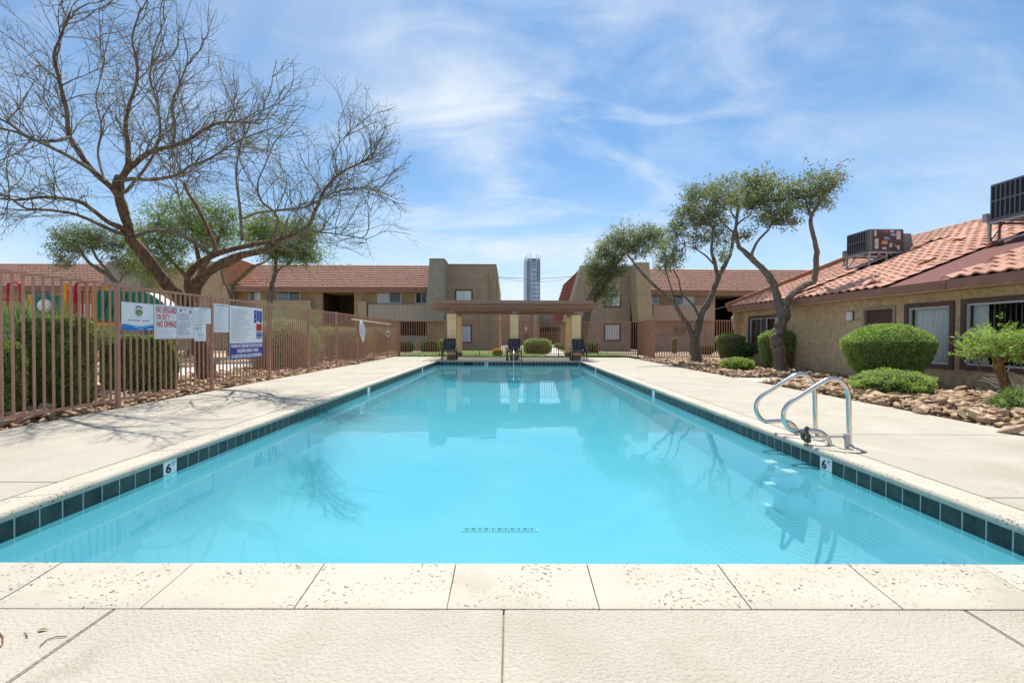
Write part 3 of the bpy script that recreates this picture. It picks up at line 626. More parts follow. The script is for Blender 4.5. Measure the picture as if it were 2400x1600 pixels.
a = dp(938, 826, 34.2); b = dp(1004, 787, 34.2); MB().box(a.x, b.x, 34.2, 34.35, -.1, b.z).build('patio_wall', 'stucco_grey', bl)
q = dp(949, 684, YW); MB().lathe((q.x, YW-.1, q.z-.1), [(.03, 0), (.09, .05), (.09, .14), (.05, .2)], 10).build('wall_lamp', 'lamp_white', bl)
# stair tower blocks between the two roofs
tz = dp(300, 613, 33.6).z
def slab_px(mb, pts, Ya, Yb): return mb.prism([dp(x, y, Ya) for x, y in pts], (0, Yb-Ya, 0))
slab_px(MB(), [(252, 613), (330, 613), (330, 835), (222, 835), (240, 665)], 33.6, 38).build('tower_wall', 'stucco_grey', bl)
slab_px(MB(), [(331, 628), (438, 628), (438, 834), (331, 834)], 34.6, 38).build('tower_wall', 'stucco_tan', bl)
slab_px(MB(), [(439, 616), (520, 612), (520, 834), (439, 834)], 33.9, 38).build('tower_wall', 'stucco_tan', bl)
slab_px(MB(), [(520.5, 612), (560, 607), (592, 619), (536, 668), (520.5, 668)], 33.7, 34.4).build('tower_side', 'fascia_orange', bl)
slab_px(MB(), [(520.5, 669), (536, 669), (536, 834), (520.5, 834)], 33.7, 34.4).build('tower_wall', 'stucco_tan', bl)
MB().bar(dp(449, 640, 33.8), dp(449, 700, 33.8), .1).build('downspout', 'stucco_tan', bl)
# end block with cantilevered fin
a = dp(1050, 620.5, YW); b = dp(1162, 620.5, YW)
MB().box(a.x-.06, b.x, YW, YW+9, -.1, a.z).build('block_wall', 'stucco_brown', bl)
MB().box(a.x-.02, b.x+.04, YW-.03, YW+9, a.z, a.z+.06).build('parapet_cap', 'fascia', bl)
q0 = dp(1170, 705, YW+.8); q1 = dp(1162, 622, YW+.8); q2 = dp(1169, 666, YW+.8)
MB().prism([(b.x, YW+.5, -.1), (b.x+.30, YW+.5, -.1), (q2.x, YW+.5, q2.z), (b.x+.02, YW+.5, a.z-.02), (b.x, YW+.5, a.z-.02)], (0, 8, 0)).build('block_side', 'stucco_tan', bl)
slab_px(MB(), [(1006.5, 607), (1041, 607), (1039, 752), (998, 752), (1001, 690)], 33.1, YW).build('stair_fin', 'stucco_grey', bl)
slab_px(MB(), [(1006, 605.6), (1041.5, 605.6), (1041.5, 607), (1006, 607)], 33.05, YW).build('fin_cap', 'fascia', bl)
MB().box(dp(1000, 760, YW).x, a.x, YW-.02, YW+.2, -.1, dp(1000, 753, YW).z).build('wall_under_fin', 'stucco_tan', bl)
far_window(bl, 1066, 1108, 678, 719, YW, ('curtain_pane', 'curtain_pane'), trim='trim', t=.11)
far_window(bl, 1066, 1107, 761, 804, YW, ('curtain_pane', 'curtain_pane'), trim='trim', t=.11)
q = dp(1150, 641, YW-.08); MB().bar((q.x, YW-.07, q.z), (q.x, YW-.07, .5), .11, .09).prism([(q.x-.06, YW-.14, q.z-.35), (q.x+.06, YW-.14, q.z-.35), (q.x+.17, YW-.14, q.z), (q.x-.17, YW-.14, q.z)], (0, .13, 0)).build('downspout', 'stucco_brown', bl)
# roof vents
def dome(parent, px, py, Y, r):
    q = dp(px, py, Y); MB().lathe((q.x, Y, q.z-.45), [(r*.7, 0), (r*.75, .25), (r, .28), (r*.95, .42), (r*.6, .58), (r*.1, .64)], 18).build('roof_vent', 'vent', parent, smooth=True)
dome(bl, 97, 625, 38.2, .62); dome(bl, 826, 623, 38.2, .5)

br = thing('apartment_building', 'two storey brown apartment building with steep tiled mansard right of the pavilion', 'building', (12, YW, 0))
ze2 = dp(1650, 681.5, YE).z; zr2 = dp(1650, 631.5, 37.1).z; x0 = dp(1515, 650, YE).x; x1 = dp(1990, 650, YE).x
sl = MB().prism([(x0, YE+.05, ze2-.06), (x0, 37.1, zr2-.06), (x0, 37.1, zr2-.25), (x0, 41, zr2-.25), (x0, 41, ze2-.3), (x0, YE+.05, ze2-.3)], (x1-x0, 0, 0)).build('roof', 'stucco_tan', br)
wavy_roof('roof_tiles', x0, x1, YE, ze2, 37.1, zr2, 'rooftile', sl)
MB().box(x0, x1, YE-.02, YE+.04, ze2-.24, ze2-.02).build('fascia', 'fascia', br)
hr = [hole(1675, 1738, 690, 830, YW)]
mb = MB(); wall_cells(mb, x0, x1, -.1, ze2-.1, hr, lambda m_, a, b, z, w: m_.box(a, b, YW, YW+.25, z, w)); mb.build('wall', 'siding_pink', br)
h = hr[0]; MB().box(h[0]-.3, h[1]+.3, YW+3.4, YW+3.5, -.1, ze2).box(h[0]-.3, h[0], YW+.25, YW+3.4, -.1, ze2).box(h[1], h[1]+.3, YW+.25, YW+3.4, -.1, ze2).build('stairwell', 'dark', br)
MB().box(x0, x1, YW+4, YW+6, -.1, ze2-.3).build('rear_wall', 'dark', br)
far_window(br, 1528, 1543, 685, 714, YW, ('blue_pane',)); far_window(br, 1575, 1626, 685, 715, YW, ('glass_dark', 'curtain_pane'))
far_window(br, 1575, 1611, 763, 784, YW, ('glass_dark', 'glass_dark'), trim='fascia')
siding('balcony_siding', br, 1531, 1674, 716, 752, 34.1, 'siding_pink', .2)
a = dp(1531, 752, 34.1); b = dp(1674, 752, 34.1); MB().box(a.x, b.x, 34.1, YW, a.z, a.z+.12).build('balcony_floor', 'fascia', br)
MB().box(a.x, b.x, 34.3, 34.45, -.1, dp(1600, 788, 34.3).z).build('patio_wall', 'stucco_brown', br)
a = dp(1364, 624, YW); b = dp(1472, 624, YW); b.x = dp(1492, 614, 33.2).x+.05; zt_ = a.z
face = [(dp(1324, 757, YW).x+.02, -.1), (b.x, -.1), (b.x, zt_), (a.x, zt_), (dp(1342, 705, YW).x, dp(1342, 705, YW).z), (dp(1324, 757, YW).x+.02, dp(1324, 757, YW).z)]
MB().prism([(x, YW, z) for x, z in face], (0, .3, 0)).build('block_wall', 'stucco_brown', br)
MB().box(dp(1340, 700, YW).x+.4, b.x, YW+.3, YW+11.5, -.1, 2.4).build('side_wall', 'stucco_tan', br)
MB().box(a.x+.05, b.x, YW+.3, YW+11.5, 2.4, zt_-.03).build('block_core', 'stucco_brown', br)
MB().box(a.x-.05, b.x+.02, YW-.03, YW+.3, zt_, zt_+.06).build('parapet_cap', 'fascia', br)
# mansard: tiled slope facing the gap, running back
xt, zt2, xb_, zb_ = a.x, zt_-.05, dp(1323, 754, YW).x, dp(1323, 754, YW).z
n = 13; L = 11.5; V = []; F = []; dxn = np.array([xb_-xt, 0, zb_-zt2]); Lm = np.linalg.norm(dxn); d_ = dxn/Lm; nn_ = np.array([d_[2], 0, -d_[0]])
nu = 190; yy = np.linspace(YW+.1, YW+L, nu); wv_ = .03*(1-np.abs(np.sin(yy/.3*math.pi))**1.2); o = 0
for i in range(n):
    for s, hgt in ((i*Lm/n, .0), ((i+1)*Lm/n+.01, .085), ((i+1)*Lm/n+.01, -.0)):
        P = np.array([xt, 0, zt2])+d_*s+np.zeros((nu, 3)); P[:, 1] = yy; P += ((wv_+hgt) if hgt >= 0.05 else (wv_*.5+hgt))[:, None]*nn_; V.append(P)
    for k in range(2): q = o+k*nu+np.arange(nu-1); F.append(np.stack([q, q+1, q+1+nu, q+nu], 1))
    o += 3*nu
mr_ = MB().prism([(xt+.02, YW+.3, zt2), (xb_+.02, YW+.3, zb_), (xb_+.4, YW+.3, zb_), (xt+.5, YW+.3, zt2)], (0, L-.3, 0)).build('mansard', 'rooftile_red', br)
raw('roof_tiles', np.vstack(V), np.vstack(F), 'rooftile_red', mr_, kind='stuff')
MB().prism([(xt-.16, YW-.05, zt2+.1), (xt+.06, YW-.05, zt2+.1), (xb_+.12, YW-.05, zb_-.05), (xb_-.14, YW-.05, zb_-.05)], (0, .16, 0)).build('rake_trim', 'siding', br)
slab_px(MB(), [(1492, 614.5), (1522, 614.5), (1531, 753), (1497, 753), (1493, 700)], 33.2, YW).build('stair_fin', 'stucco_tan', br)
far_window(br, 1415, 1456, 680, 720, YW, ('blue_pane', 'curtain_pane'), trim='trim', t=.11)
far_window(br, 1415, 1455, 758, 799, YW, ('curtain_pane', 'curtain_pane'), trim='trim', t=.11)
q = dp(1375, 644, YW-.08); MB().bar((q.x, YW-.07, q.z), (q.x, YW-.07, .5), .09).build('downspout', 'stucco_tan', br)
dome(br, 1664, 635, 38.2, .5)

bf = thing('apartment_building', 'low brown building seen through the gap under the pavilion beams', 'building', (3, 52, 0))
a = dp(1150, 722, 52); b = dp(1264, 722, 52); c = dp(1345, 722, 57)
MB().box(a.x, b.x, 52, 60, -.1, a.z).build('wall', 'stucco_brown', bf); MB().box(b.x, c.x+6, 57, 60, -.1, c.z).build('wall', 'stucco_grey', bf)
q = dp(1254, 766, 51.8); MB().box(q.x-.15, q.x+.15, 51.8, 52, -.1, 3.6).build('pier', 'siding', bf)
a = dp(1258, 778, 55); b = dp(1319, 767, 55)
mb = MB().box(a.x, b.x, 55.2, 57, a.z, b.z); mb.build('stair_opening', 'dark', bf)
mb = MB(); k = a.x
while k < b.x: mb.box(k, k+.06, 55, 55.05, a.z-.05, b.z); k += .3
mb.box(a.x, b.x, 54.98, 55.02, a.z-.12, a.z).build('stair_rail', 'fascia', bf)
q = dp(1233, 770, 51.9); MB().box(q.x-.12, q.x+.12, 51.85, 52, q.z-.22, q.z+.22).build('wall_lamp', 'lamp_white', bf)
q = dp(1234, 789, 51.9); MB().box(q.x-.2, q.x+.2, 51.8, 52, q.z-.3, q.z+.3).build('meter_box', 'fascia', bf)

# distant tower
YT = 900
tw = thing('high_rise_tower', 'slender blue glass high rise tower far beyond the pavilion roof', 'tower', (dp(1248, 700, YT).x, YT, 0))
x0 = dp(1228, 700, YT).x; x1 = dp(1267, 700, YT).x; zt_ = dp(1248, 601, YT).z; w = x1-x0
MB().box(x0+w*.12, x1-w*.02, YT, YT+26, -1, zt_-8).build('glass_shaft', 'tower_glass', tw)
MB().prism([(x0, YT+2, -1), (x0+w*.12, YT, -1), (x0+w*.12, YT, zt_+2), (x0, YT+2, zt_-8)], (0, 24, 0)).build('side_bay', 'tower_white', tw)
for a, b in ((.20, .28), (.31, .38), (.76, .82), (.86, .93)):
    MB().box(x0+w*a, x0+w*b, YT-.8, YT, 8 if a < .5 else 105, zt_-4).build('dark_strip', 'tower_dark', tw)
for a, zt3 in ((.15, 6), (.285, 7), (.40, 7), (.725, 4), (.83, 3), (.95, 1)):
    MB().box(x0+w*a, x0+w*(a+.028), YT-1.4, YT, 0, zt_+zt3).build('concrete_rib', 'tower_white', tw)
MB().box(x0+w*.55, x0+w*.60, YT-1, YT, 0, zt_-26).build('concrete_rib', 'siding', tw)
for i in range(34): MB().box(x0+w*.42, x1-w*.03, YT-.7, YT, 6+i*4.2, 7.2+i*4.2).build('floor_band', 'tower_white' if i % 2 else 'tower_dark', tw) if 6+i*4.2 < zt_-26 else None
for i in range(4): MB().box(x0+w*.42, x0+w*.72, YT-.9, YT, zt_-22+i*5, zt_-20.5+i*5).build('floor_band', 'tower_dark', tw)
MB().box(x0+w*.42, x0+w*.72, YT-.5, YT+20, zt_-8, zt_-4).build('crown_frame', 'tower_dark', tw)
for i in range(10): MB().box(x0-1.5, x0+w*.10, YT+1, YT+20, 6+i*6, 8.5+i*6).build('balcony', 'tower_white', tw)

# overhead cables
def cable(pa, pb, sag, r, label):
    a, b = Vector(pa), Vector(pb); pts = [a.lerp(b, i/24)-Vector((0, 0, sag*4*(i/24)*(1-i/24))) for i in range(25)]
    tag(MB().tube(pts, r, 5).build('overhead_cable', 'wire'), label, 'cable')
cable(dp(1166, 649, 37), dp(1341, 648, 37), .14, .022, 'upper overhead cable slung across the gap in front of the tower')
cable(dp(1166, 650, 37.1), dp(1320, 655, 42), .28, .016, 'lower sagging overhead cable between the two brown building ends')
cable(dp(1500, 610, 33.5), dp(1736, 700, 32), 1.9, .012, 'thin cable drooping across the pink tiled roof behind the olive trees')

# ------------------------------------------------------------------ clubhouse on the right
EX = 8.45; E0 = xp(2400, 628, EX).z; SL = .395
def rz(x): return E0+SL*(x-EX)
WX = 8.90
cb = thing('clubhouse', 'single storey ochre stucco clubhouse with patchy clay tile roof along the right side', 'building', (WX, 10, 0))
RX = xp(2137, 551, 15.0).x; Yend = 17.6
mb = MB().prism([(EX+.03, -6, rz(EX)-.05), (RX, -6, rz(RX)-.03), (RX+6.5, -6, rz(EX)-.05), (RX+6.5, -6, rz(EX)-.2), (RX, -6, rz(RX)-.2), (EX+.03, -6, rz(EX)-.2)], (0, Yend+6-.02, 0))
roof = mb.build('roof', 'underlay', cb)
fb = MB()
for a, b in ((-6, 1.2), (1.22, 8.85), (8.87, 14.1), (14.12, Yend)): fb.box(EX-.02, EX+.03, a, b, rz(EX)-.205, rz(EX)-.035)
fb.build('fascia_board', 'fascia', cb)
MB().box(EX+.03, WX, -6, Yend-.1, rz(EX)-.23, rz(EX)-.205).build('soffit', 'stucco_club', cb)
def win(pxa, pxb, pya, pyb): a = xp(pxb, pyb, WX); b = xp(pxa, pya, WX); return (a.y, b.y, a.z, b.z)
yA = xp(2123, 700, WX).y; yB = xp(2238, 700, WX).y; zb = xp(2180, 861, WX).z; ztp = xp(2180, 709.5, WX).z
W1 = (yB, yA, zb, ztp)
yC = xp(2256, 700, WX).y; W2 = (yC-2.6, yC, xp(2300, 868, WX).z, xp(2300, 699, WX).z)
yD = xp(1756, 700, WX).y; W3 = (xp(1836, 700, WX).y, yD, xp(1790, 827, WX).z, xp(1757, 742, WX).z)
dY0 = xp(2100, 740, WX).y; dY1 = xp(2023.7, 740, WX).y; DR = (dY0, dY1, -.2, xp(2062, 718.5, WX).z)
zwt = rz(EX)-.2+.02
mb = MB(); wall_cells(mb, -6, 17.45, -.1, rz(WX)-.12, [W1, W2, W3, DR], lambda m_, a, b, z, w: m_.box(WX, WX+.2, a, b, z, w)); mb.build('wall', 'stucco_club', cb)
MB().box(WX+.2, RX+6, 17.25, 17.45, -.1, rz(EX)-.2).prism([(WX+.2, 17.25, rz(EX)-.2), (RX+5.6, 17.25, rz(EX)-.2), (RX, 17.25, rz(RX)-.22)], (0, .2, 0)).build('end_wall', 'stucco_club', cb)
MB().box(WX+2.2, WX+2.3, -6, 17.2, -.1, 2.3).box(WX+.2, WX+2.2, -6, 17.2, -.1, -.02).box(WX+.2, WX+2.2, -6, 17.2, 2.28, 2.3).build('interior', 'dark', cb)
def club_window(Wn, panes, seed, kind):
    y0, y1, z0, z1 = Wn; t = .085; mb = MB()
    for q in ((y0-.01, y1+.01, z0-.01, z0+t), (y0-.01, y1+.01, z1-t, z1+.01), (y0-.01, y0+t, z0+t, z1-t), (y1-t, y1+.01, z0+t, z1-t)): mb.box(WX-.035, WX+.08, *q)
    yy = [y0+t+(y1-y0-2*t)*i/panes for i in range(panes+1)]
    for i in range(1, panes): mb.box(WX-.03, WX+.08, yy[i]-.05, yy[i]+.05, z0+t, z1-t)
    w = mb.build('window', 'trim', cb, bevel=.004); f = MB()
    for i in range(panes):
        a = yy[i]+(.05 if i else 0); b = yy[i+1]-(.05 if i < panes-1 else 0); za, zb_ = z0+t, z1-t; s = .035
        for q in ((a, b, za, za+s), (a, b, zb_-s, zb_), (a, a+s, za+s, zb_-s), (b-s, b, za+s, zb_-s)): f.box(WX+.0, WX+.05, *q)
        MB().add([(WX+.024, a+s, za+s), (WX+.024, b-s, za+s), (WX+.024, b-s, zb_-s), (WX+.024, a+s, zb_-s)], [(3, 2, 1, 0)]).build('pane', 'glass', w)
    f.build('window_frame', 'alu', w)
    q = random.Random(seed)
    if kind == 'curtain':
        n = 60; V = []; y = np.linspace(y0+t+.02, y1-t-.02, n); x = WX+.14+.022*np.sin(np.arange(n)*1.35)
        V = np.vstack([np.stack([x, y, np.full(n, z0+t)], 1), np.stack([x, y, np.full(n, z1-t)], 1)]); a = np.arange(n-1)
        raw('curtain', V, np.stack([a, a+1, a+1+n, a+n], 1), 'curtain', w, smooth=True)
    else:
        y = y0+t+.03; stop = y1-t-(.02 if kind == 'blind' else .33)
        if kind == 'open': MB().box(WX+.12, WX+.125, y1-t-.30, y1-t-.01, z0+t+.01, z1-t-.01).build('blind_slat', 'slat', w)
        while y < stop:
            a = q.uniform(.9, 1.25) if kind == 'open' else q.uniform(.15, .8); dx, dy = .042*math.sin(a), .042*math.cos(a)
            if kind == 'blind' and q.random() < .12 and y > stop-.5: y += .09; continue
            MB().prism([(WX+.15-dx, y-dy, z0+t+.03), (WX+.15+dx, y+dy, z0+t+.03), (WX+.152+dx, y+dy, z0+t+.03), (WX+.152-dx, y-dy, z0+t+.03)], (0, 0, z1-z0-2*t-.06)).build('blind_slat', 'slat', w)
            y += .092 if kind == 'open' else .078
club_window(W1, 1, 1, 'curtain'); club_window(W2, 1, 2, 'open'); club_window(W3, 2, 3, 'blind')
d = MB(); y0, y1, z0, z1 = DR
for q in ((y0, y0+.07, -.1, z1), (y1-.07, y1, -.1, z1), (y0+.07, y1-.07, z1-.07, z1)): d.box(WX-.03, WX+.1, *q)
d.build('door_frame', 'doorframe', cb, bevel=.004); dd = MB().box(WX+.04, WX+.09, y0+.07, y1-.07, -.09, z1-.07).build('door', 'door', cb)
MB().tube([(WX+.04, y0+.16, .75), (WX-.02, y0+.16, .75)], [.025, .03], 10).build('door_knob', 'steel', dd)
q0 = xp(1988, 751, WX); q1 = xp(2002, 731, WX)
lm = MB().box(WX-.02, WX, q1.y-.01, q0.y+.01, q0.z-.01, q1.z+.01).build('wall_lamp', 'trim', cb); MB().prism([(WX-.02, q1.y+.01, q0.z), (WX-.02, q0.y-.01, q0.z), (WX-.08, q0.y-.03, q0.z), (WX-.08, q1.y+.03, q0.z)], (0, 0, q1.z-q0.z)).build('lamp_glass', 'lamp_white', lm, bevel=.01)
# rake board and raking buttress at the far end
s = Vector((1, 0, SL)).normalized(); nrm = Vector((-SL, 0, 1)).normalized(); p0 = Vector((EX-.06, Yend, rz(EX)-.10)); p1 = Vector((RX, Yend, rz(RX)-.03+.0))
MB().prism([p0-nrm*.10, p1-nrm*.10, p1+nrm*.22, p0+nrm*.22], (0, .14, 0)).build('rake_board', 'fascia_orange', cb)
MB().prism([dp(x, y, Yend+.01) for x, y in ((1714, 706), (1743, 712), (1743, 790), (1727, 790), (1718, 746), (1723, 737))], (0, .16, 0)).build('buttress', 'stucco_club', cb)
# clay tiles: each its own piece where it shows large
def tile_piece(u0, v0, jit=True):
    pass
TU, TVc, TLn = .285, .335, .40
prf = [(-.5, .006), (-.38, .012), (-.25, .032), (-.10, .046), (.05, .042), (.18, .020), (.32, .006), (.5, .004)]
V = []; F = []
for v, dz in ((0, .032), (TLn, .0)):
    for u, h_ in prf: V.append((u*TU*.99, v, h_+dz))
for u, h_ in prf: V.append((u*TU*.99, 0.0, h_+.0))
k = len(prf)
F = [(i, i+1, i+1+k, i+k) for i in range(k-1)]+[(i+2*k, i+1+2*k, i+1, i) for i in range(k-1)]
tme_ = bpy.data.meshes.new('roof_tile'); tme_.from_pydata(V, [], F); tme_.materials.append(M['rooftile']); tme_.update()
TV = np.array(V); TF = np.array(F)
rows = int(math.hypot(RX-EX, rz(RX)-rz(EX))/TVc); spots = []
E1 = Vector((0, -1, 0)); E2 = s; E3 = E1.cross(E2)
if E3.z < 0: E1 = -E1; E3 = E1.cross(E2)
for iy in range(int((Yend+2)/TU)):
    y = Yend-.05-TU*(iy+.5)
    for j in range(rows+1):
        x = EX+.0+s.x*TVc*j; edge = .12*math.sin(j*2.1)
        band1 = 8.86+edge < y < 10.36 + (.0 if j < 3 else 0); band2 = 13.72+edge < y < 14.52
        if (band1 and j < rows-2) or (band2 and j < rows-6): continue
        miss = random.random() < .004
        spots.append((x, y, j, miss))
def big(sp): x, y = sp[0], sp[1]; px = 1200+1075*x/max(y, .1); return (1/max(y, .5)) if px < 2520 and y > 1 else 0
spots.sort(key=lambda q: -big(q)); Vs = []; Fs = []; o = 0
for i, (x, y, j, miss) in enumerate(spots):
    if miss: continue
    rotz = random.gauss(0, .02); e1 = (E1+E2*rotz).normalized(); e2 = (E2-E1*rotz+E3*random.gauss(0, .012)).normalized(); e3 = e1.cross(e2)
    mm = Matrix((e1, e2, e3)).transposed().to_4x4(); mm.translation = Vector((x, y, rz(x)-.025))+E2*random.gauss(0, .006)+E3*.0
    if i < 300:
        o_ = bpy.data.objects.new('roof_tile', tme_); C.objects.link(o_); o_.parent = roof; mm2 = mm.copy(); mm2.translation = mm.translation-WL[roof.name]; o_.matrix_basis = mm2
    else:
        A = np.array(mm.to_3x3()); Vs.append(TV@A.T+np.array(mm.translation)); Fs.append(TF+o); o += len(TV)
raw('roof_tiles', np.vstack(Vs), np.vstack(Fs), 'rooftile', roof, kind='stuff')
WL_roof = WL[roof.name]
# loose displaced tiles and gap battens
for px, py, r_z in ((2165, 620, .5), (2150, 586, .9), (2238, 569, .3), (2050, 668, 1.2)):
    dd_ = ray(px, py); t_ = (CAMH-E0+SL*EX)/(SL*dd_.x-dd_.z); P = CAM+dd_*t_
    o_ = bpy.data.objects.new('roof_tile', tme_); C.objects.link(o_); o_.parent = roof; mm = (Matrix((E1, E2, E3)).transposed().to_4x4())@Matrix.Rotation(r_z, 4, 'Z'); mm.translation = P+E3*.06-WL_roof; o_.matrix_basis = mm
def on_roof(px, py):
    dd_ = ray(px, py); t_ = (CAMH-E0+SL*EX)/(SL*dd_.x-dd_.z); return CAM+dd_*t_
# rooftop air conditioners
def ac_unit(label, x0, x1, y0, y1, z0, z1, stickers):
    u = thing('air_conditioner', label, 'air conditioner', (x0, y0, z0))
    MB().box(x0, x1, y0, y1, z0, z1).build('casing', 'ac', u, bevel=.012)
    MB().box(x0+.10, x1-.01, y0-.012, y0, z0+.03, z1-.05).build('service_panel', 'ac_panel', u, bevel=.004)
    MB().box(x0-.012, x0, y0+.12, y1-.05, z0+.05, z1-.05).build('coil', 'ac_grille', u)
    n = 8 if y1-y0 < 1 else 11
    for i in range(n+1):
        y = y0+.12+(y1-y0-.17)*i/n; MB().box(x0-.028, x0-.012, y-.009, y+.009, z0+.045, z1-.045).build('grille_bar', 'ac', u)
    h = z0+(z1-z0)*.52; MB().box(x0-.031, x0-.014, y0+.12, y1-.05, h-.012, h+.012).build('grille_bar', 'ac', u)
    MB().box(x0-.1, x0-.02, y1-.03, y1+.06, z0-.02, z0+.17).build('junction_box', 'galv', u)
    if stickers:
        Lx, Lz = x1-x0, z1-z0
        for a, b, c, d_, m_ in ((.13, .20, .68, .92, 'sticker'), (.36, .53, .84, .90, 'sticker_red'), (.59, .71, .86, .95, 'sticker'), (.78, .90, .52, .90, 'sticker'), (.15, .26, .34, .56, 'sticker'), (.15, .26, .10, .32, 'sticker'), (.36, .52, .31, .46, 'sticker_o'), (.37, .50, .07, .17, 'sticker'), (.58, .66, .17, .36, 'sticker'), (.80, .88, .06, .26, 'sticker')):
            MB().box(x0+Lx*a, x0+Lx*b, y0-.017, y0-.012, z0+Lz*c, z0+Lz*d_).build('label_plate', m_, u)
        for a, c in ((.40, .49), (.58, .66)):
            xx = x0+Lx*a; zz_ = z0+Lz*c; MB().prism([(xx, y0-.012, zz_+.11), (xx, y0-.012, zz_), (xx, y0-.10, zz_)], (.15, 0, 0)).build('vent_hood', 'galv', u)
        MB().tube([(x0+Lx*.68, y0-.03, z0+.16), (x0+Lx*.71, y0-.06, z0+.20), (x0+Lx*.75, y0-.05, z0+.10), (x0+Lx*.85, y0-.05, z0-.02), (x0+Lx*.86, y0-.05, z0-.12), (x0+Lx*.6, y0-.03, z0-.22)], .012, 6).build('conduit', 'galv', u)
        MB().prism([(x1, y0+.05, z0-.02), (x1+.36, y0+.05, z0+.10), (x1+.27, y0+.05, z1-.12), (x1, y0+.05, z1-.12)], (0, .7, 0)).build('duct', 'ac', u)
    fz = z0-.045
    MB().bar((x0-.03, y0+.0, fz), (x1, y0, fz), .05).bar((x0-.03, y1, fz), (x1, y1, fz), .05).bar((x0, y0, fz), (x0, y1, fz), .05).bar((x1-.03, y0, fz), (x1-.03, y1, fz), .05).build('support_rail', 'galv', u)
    for (lx, ly) in ((x0+.01, y0), (x0+.01, y1), ((x0+x1)/2, y0)): MB().bar((lx, ly, fz), (lx, ly, rz(lx)+.0), .045).build('leg', 'galv', u)
    for (ax, ay, bx, by) in ((x0+.02, y0, x0+.36, y0), (x0+.7, y0, x0+.55, y0), (x0+.02, y1, x0+.3, y1)):
        MB().bar((bx, by, fz), (ax, ay, max(rz(ax)+.08, fz-.5)), .03).build('brace', 'galv', u)
    MB().bar((x0+.02, y0-.02, rz(x0)+.12), (x0+.55, y0-.02, rz(x0+.55)+.12), .035).bar((x0+.05, y1, rz(x0)+.06), (x0+.02, y0, rz(x0)+.1), .04).build('brace', 'galv', u)
    return u
a = on_roof(2038.6, 624); A0 = dp(2037, 588, a.y); A1 = dp(2118, 537, a.y)
y2 = A0.x*FOC/(1984-1196)
ac_unit('boxy dark rooftop air conditioner covered in small labels beside the olive tree top', A0.x, A1.x, a.y, y2, A0.z, A1.z, True)
b_ = on_roof(2319, 574); B0 = xp(2319, 519, b_.x); B1 = xp(2319, 435, b_.x)
ac_unit('rooftop air conditioner with tall grille cut off by the right edge', b_.x, b_.x+1.1, B0.y-1.25, B0.y, B0.z, B1.z, False)
pv = MB()
for px, py, h_ in ((2342, 568, .42), (2322, 574, .16), (1978, 625, .28)):
    P = on_roof(px, py); o_ = thing('vent_pipe', {2342: 'tall rust red hooked vent pipe below the right air conditioner', 2322: 'short rusty vent stub at the foot of the right air conditioner', 1978: 'thin rusty vent pipe left of the labelled air conditioner'}[px], 'pipe', P)
    MB().tube([P+Vector((0, 0, -.03)), P+Vector((0, 0, h_*.9)), P+Vector((.02, -.0, h_)), P+Vector((.09, -.02, h_+.02))] if h_ > .4 else [P+Vector((0, 0, -.03)), P+Vector((0, 0, h_))], .022, 8).build('pipe', 'rust', o_)
    MB().lathe(P, [(.085, -.04), (.06, .03), (.025, .09)], 10).build('flashing', 'rust', o_)

# ------------------------------------------------------------------ fences
def fence(name, label, P0, P1, n, h=1.774, z0=0, first_post=True, last_post=True, sp=.1147, group=None, hw=.0098, overs=.02, rail_z=.125, base=-.06):
    P0 = Vector((P0[0], P0[1], 0)); P1 = Vector((P1[0], P1[1], 0)); d = (P1-P0); L = d.length; d.normalize(); ang = math.atan2(d.y, d.x)
    t = thing(name, label, 'fence', (P0.x, P0.y, 0), group)
    pm = MB().box(-.026, .026, -.026, .026, base, h+overs).build('tmp', 'fence', bevel=.004); pme = pm.data; bpy.data.objects.remove(pm)
    km = MB().box(-hw, hw, -hw, hw, rail_z-.01, h-.035).mesh('picket', 'fence')
    for i in range(n+1):
        if (i == 0 and not first_post) or (i == n and not last_post): continue
        inst('post', pme, t, P0+d*(L*i/n), (0, 0, ang))
    for i in range(n):
        a = P0+d*(L*i/n); b = P0+d*(L*(i+1)/n); k = round((b-a).length/sp)
        for z in (h-.02, rail_z):
            MB().bar(a+d*.026+Vector((0, 0, z)), b-d*.026+Vector((0, 0, z)), .034, .034).build('rail', 'fence', t)
        for j in range(1, k): inst('picket', km, t, a.lerp(b, j/k), (0, 0, ang))
    return t
FX = -5.606; FY0, FS = 6.567, 2.0647
CY = FY0+8*FS
fence('metal_fence', 'long brown metal picket fence along the left of the pool carrying the signs', (FX, FY0-2*FS), (FX, CY), 10)
gx = dp(1495, 800, CY).x
fence('metal_fence', 'brown picket fence across the far end behind the pavilion', (FX+.06, CY), (gx, CY), 6, hw=.0135)
GY = CY-2.6; gm = CY-1.25
fence('metal_fence', 'short picket fence between the gate post and the clubhouse corner', (gx+.02, GY), (10.25, GY), 2, hw=.0135)
gt = thing('pool_gate', 'solid mesh brown pool gate standing side-on between two fence runs', 'gate', (gx, gm, 0))
MB().box(gx-.012, gx+.012, gm+.05, CY-.06, .10, 1.72).build('side_panel', 'gate', gt); MB().box(gx-.012, gx+.012, GY+.07, gm-.03, .08, 1.80).build('mesh_screen', 'gate', gt)
MB().box(gx-.03, gx+.03, gm-.03, gm+.03, -.06, 1.82).box(gx-.03, gx+.03, GY+.02, GY+.07, -.06, 1.9).build('gate_post', 'fence', gt)
gf = MB()
for z in (.10, 1.78): gf.box(gx-.02, gx+.02, GY+.07, gm-.03, z, z+.04)
for y in (gm+.1, gm+.4, gm+.7, gm+1.0, GY+.2, GY+.4, GY+.6, GY+.8, GY+1.0): gf.box(gx-.022, gx-.012, y-.01, y+.01, .1, 1.78)
gf.build('gate_frame', 'fence', gt)
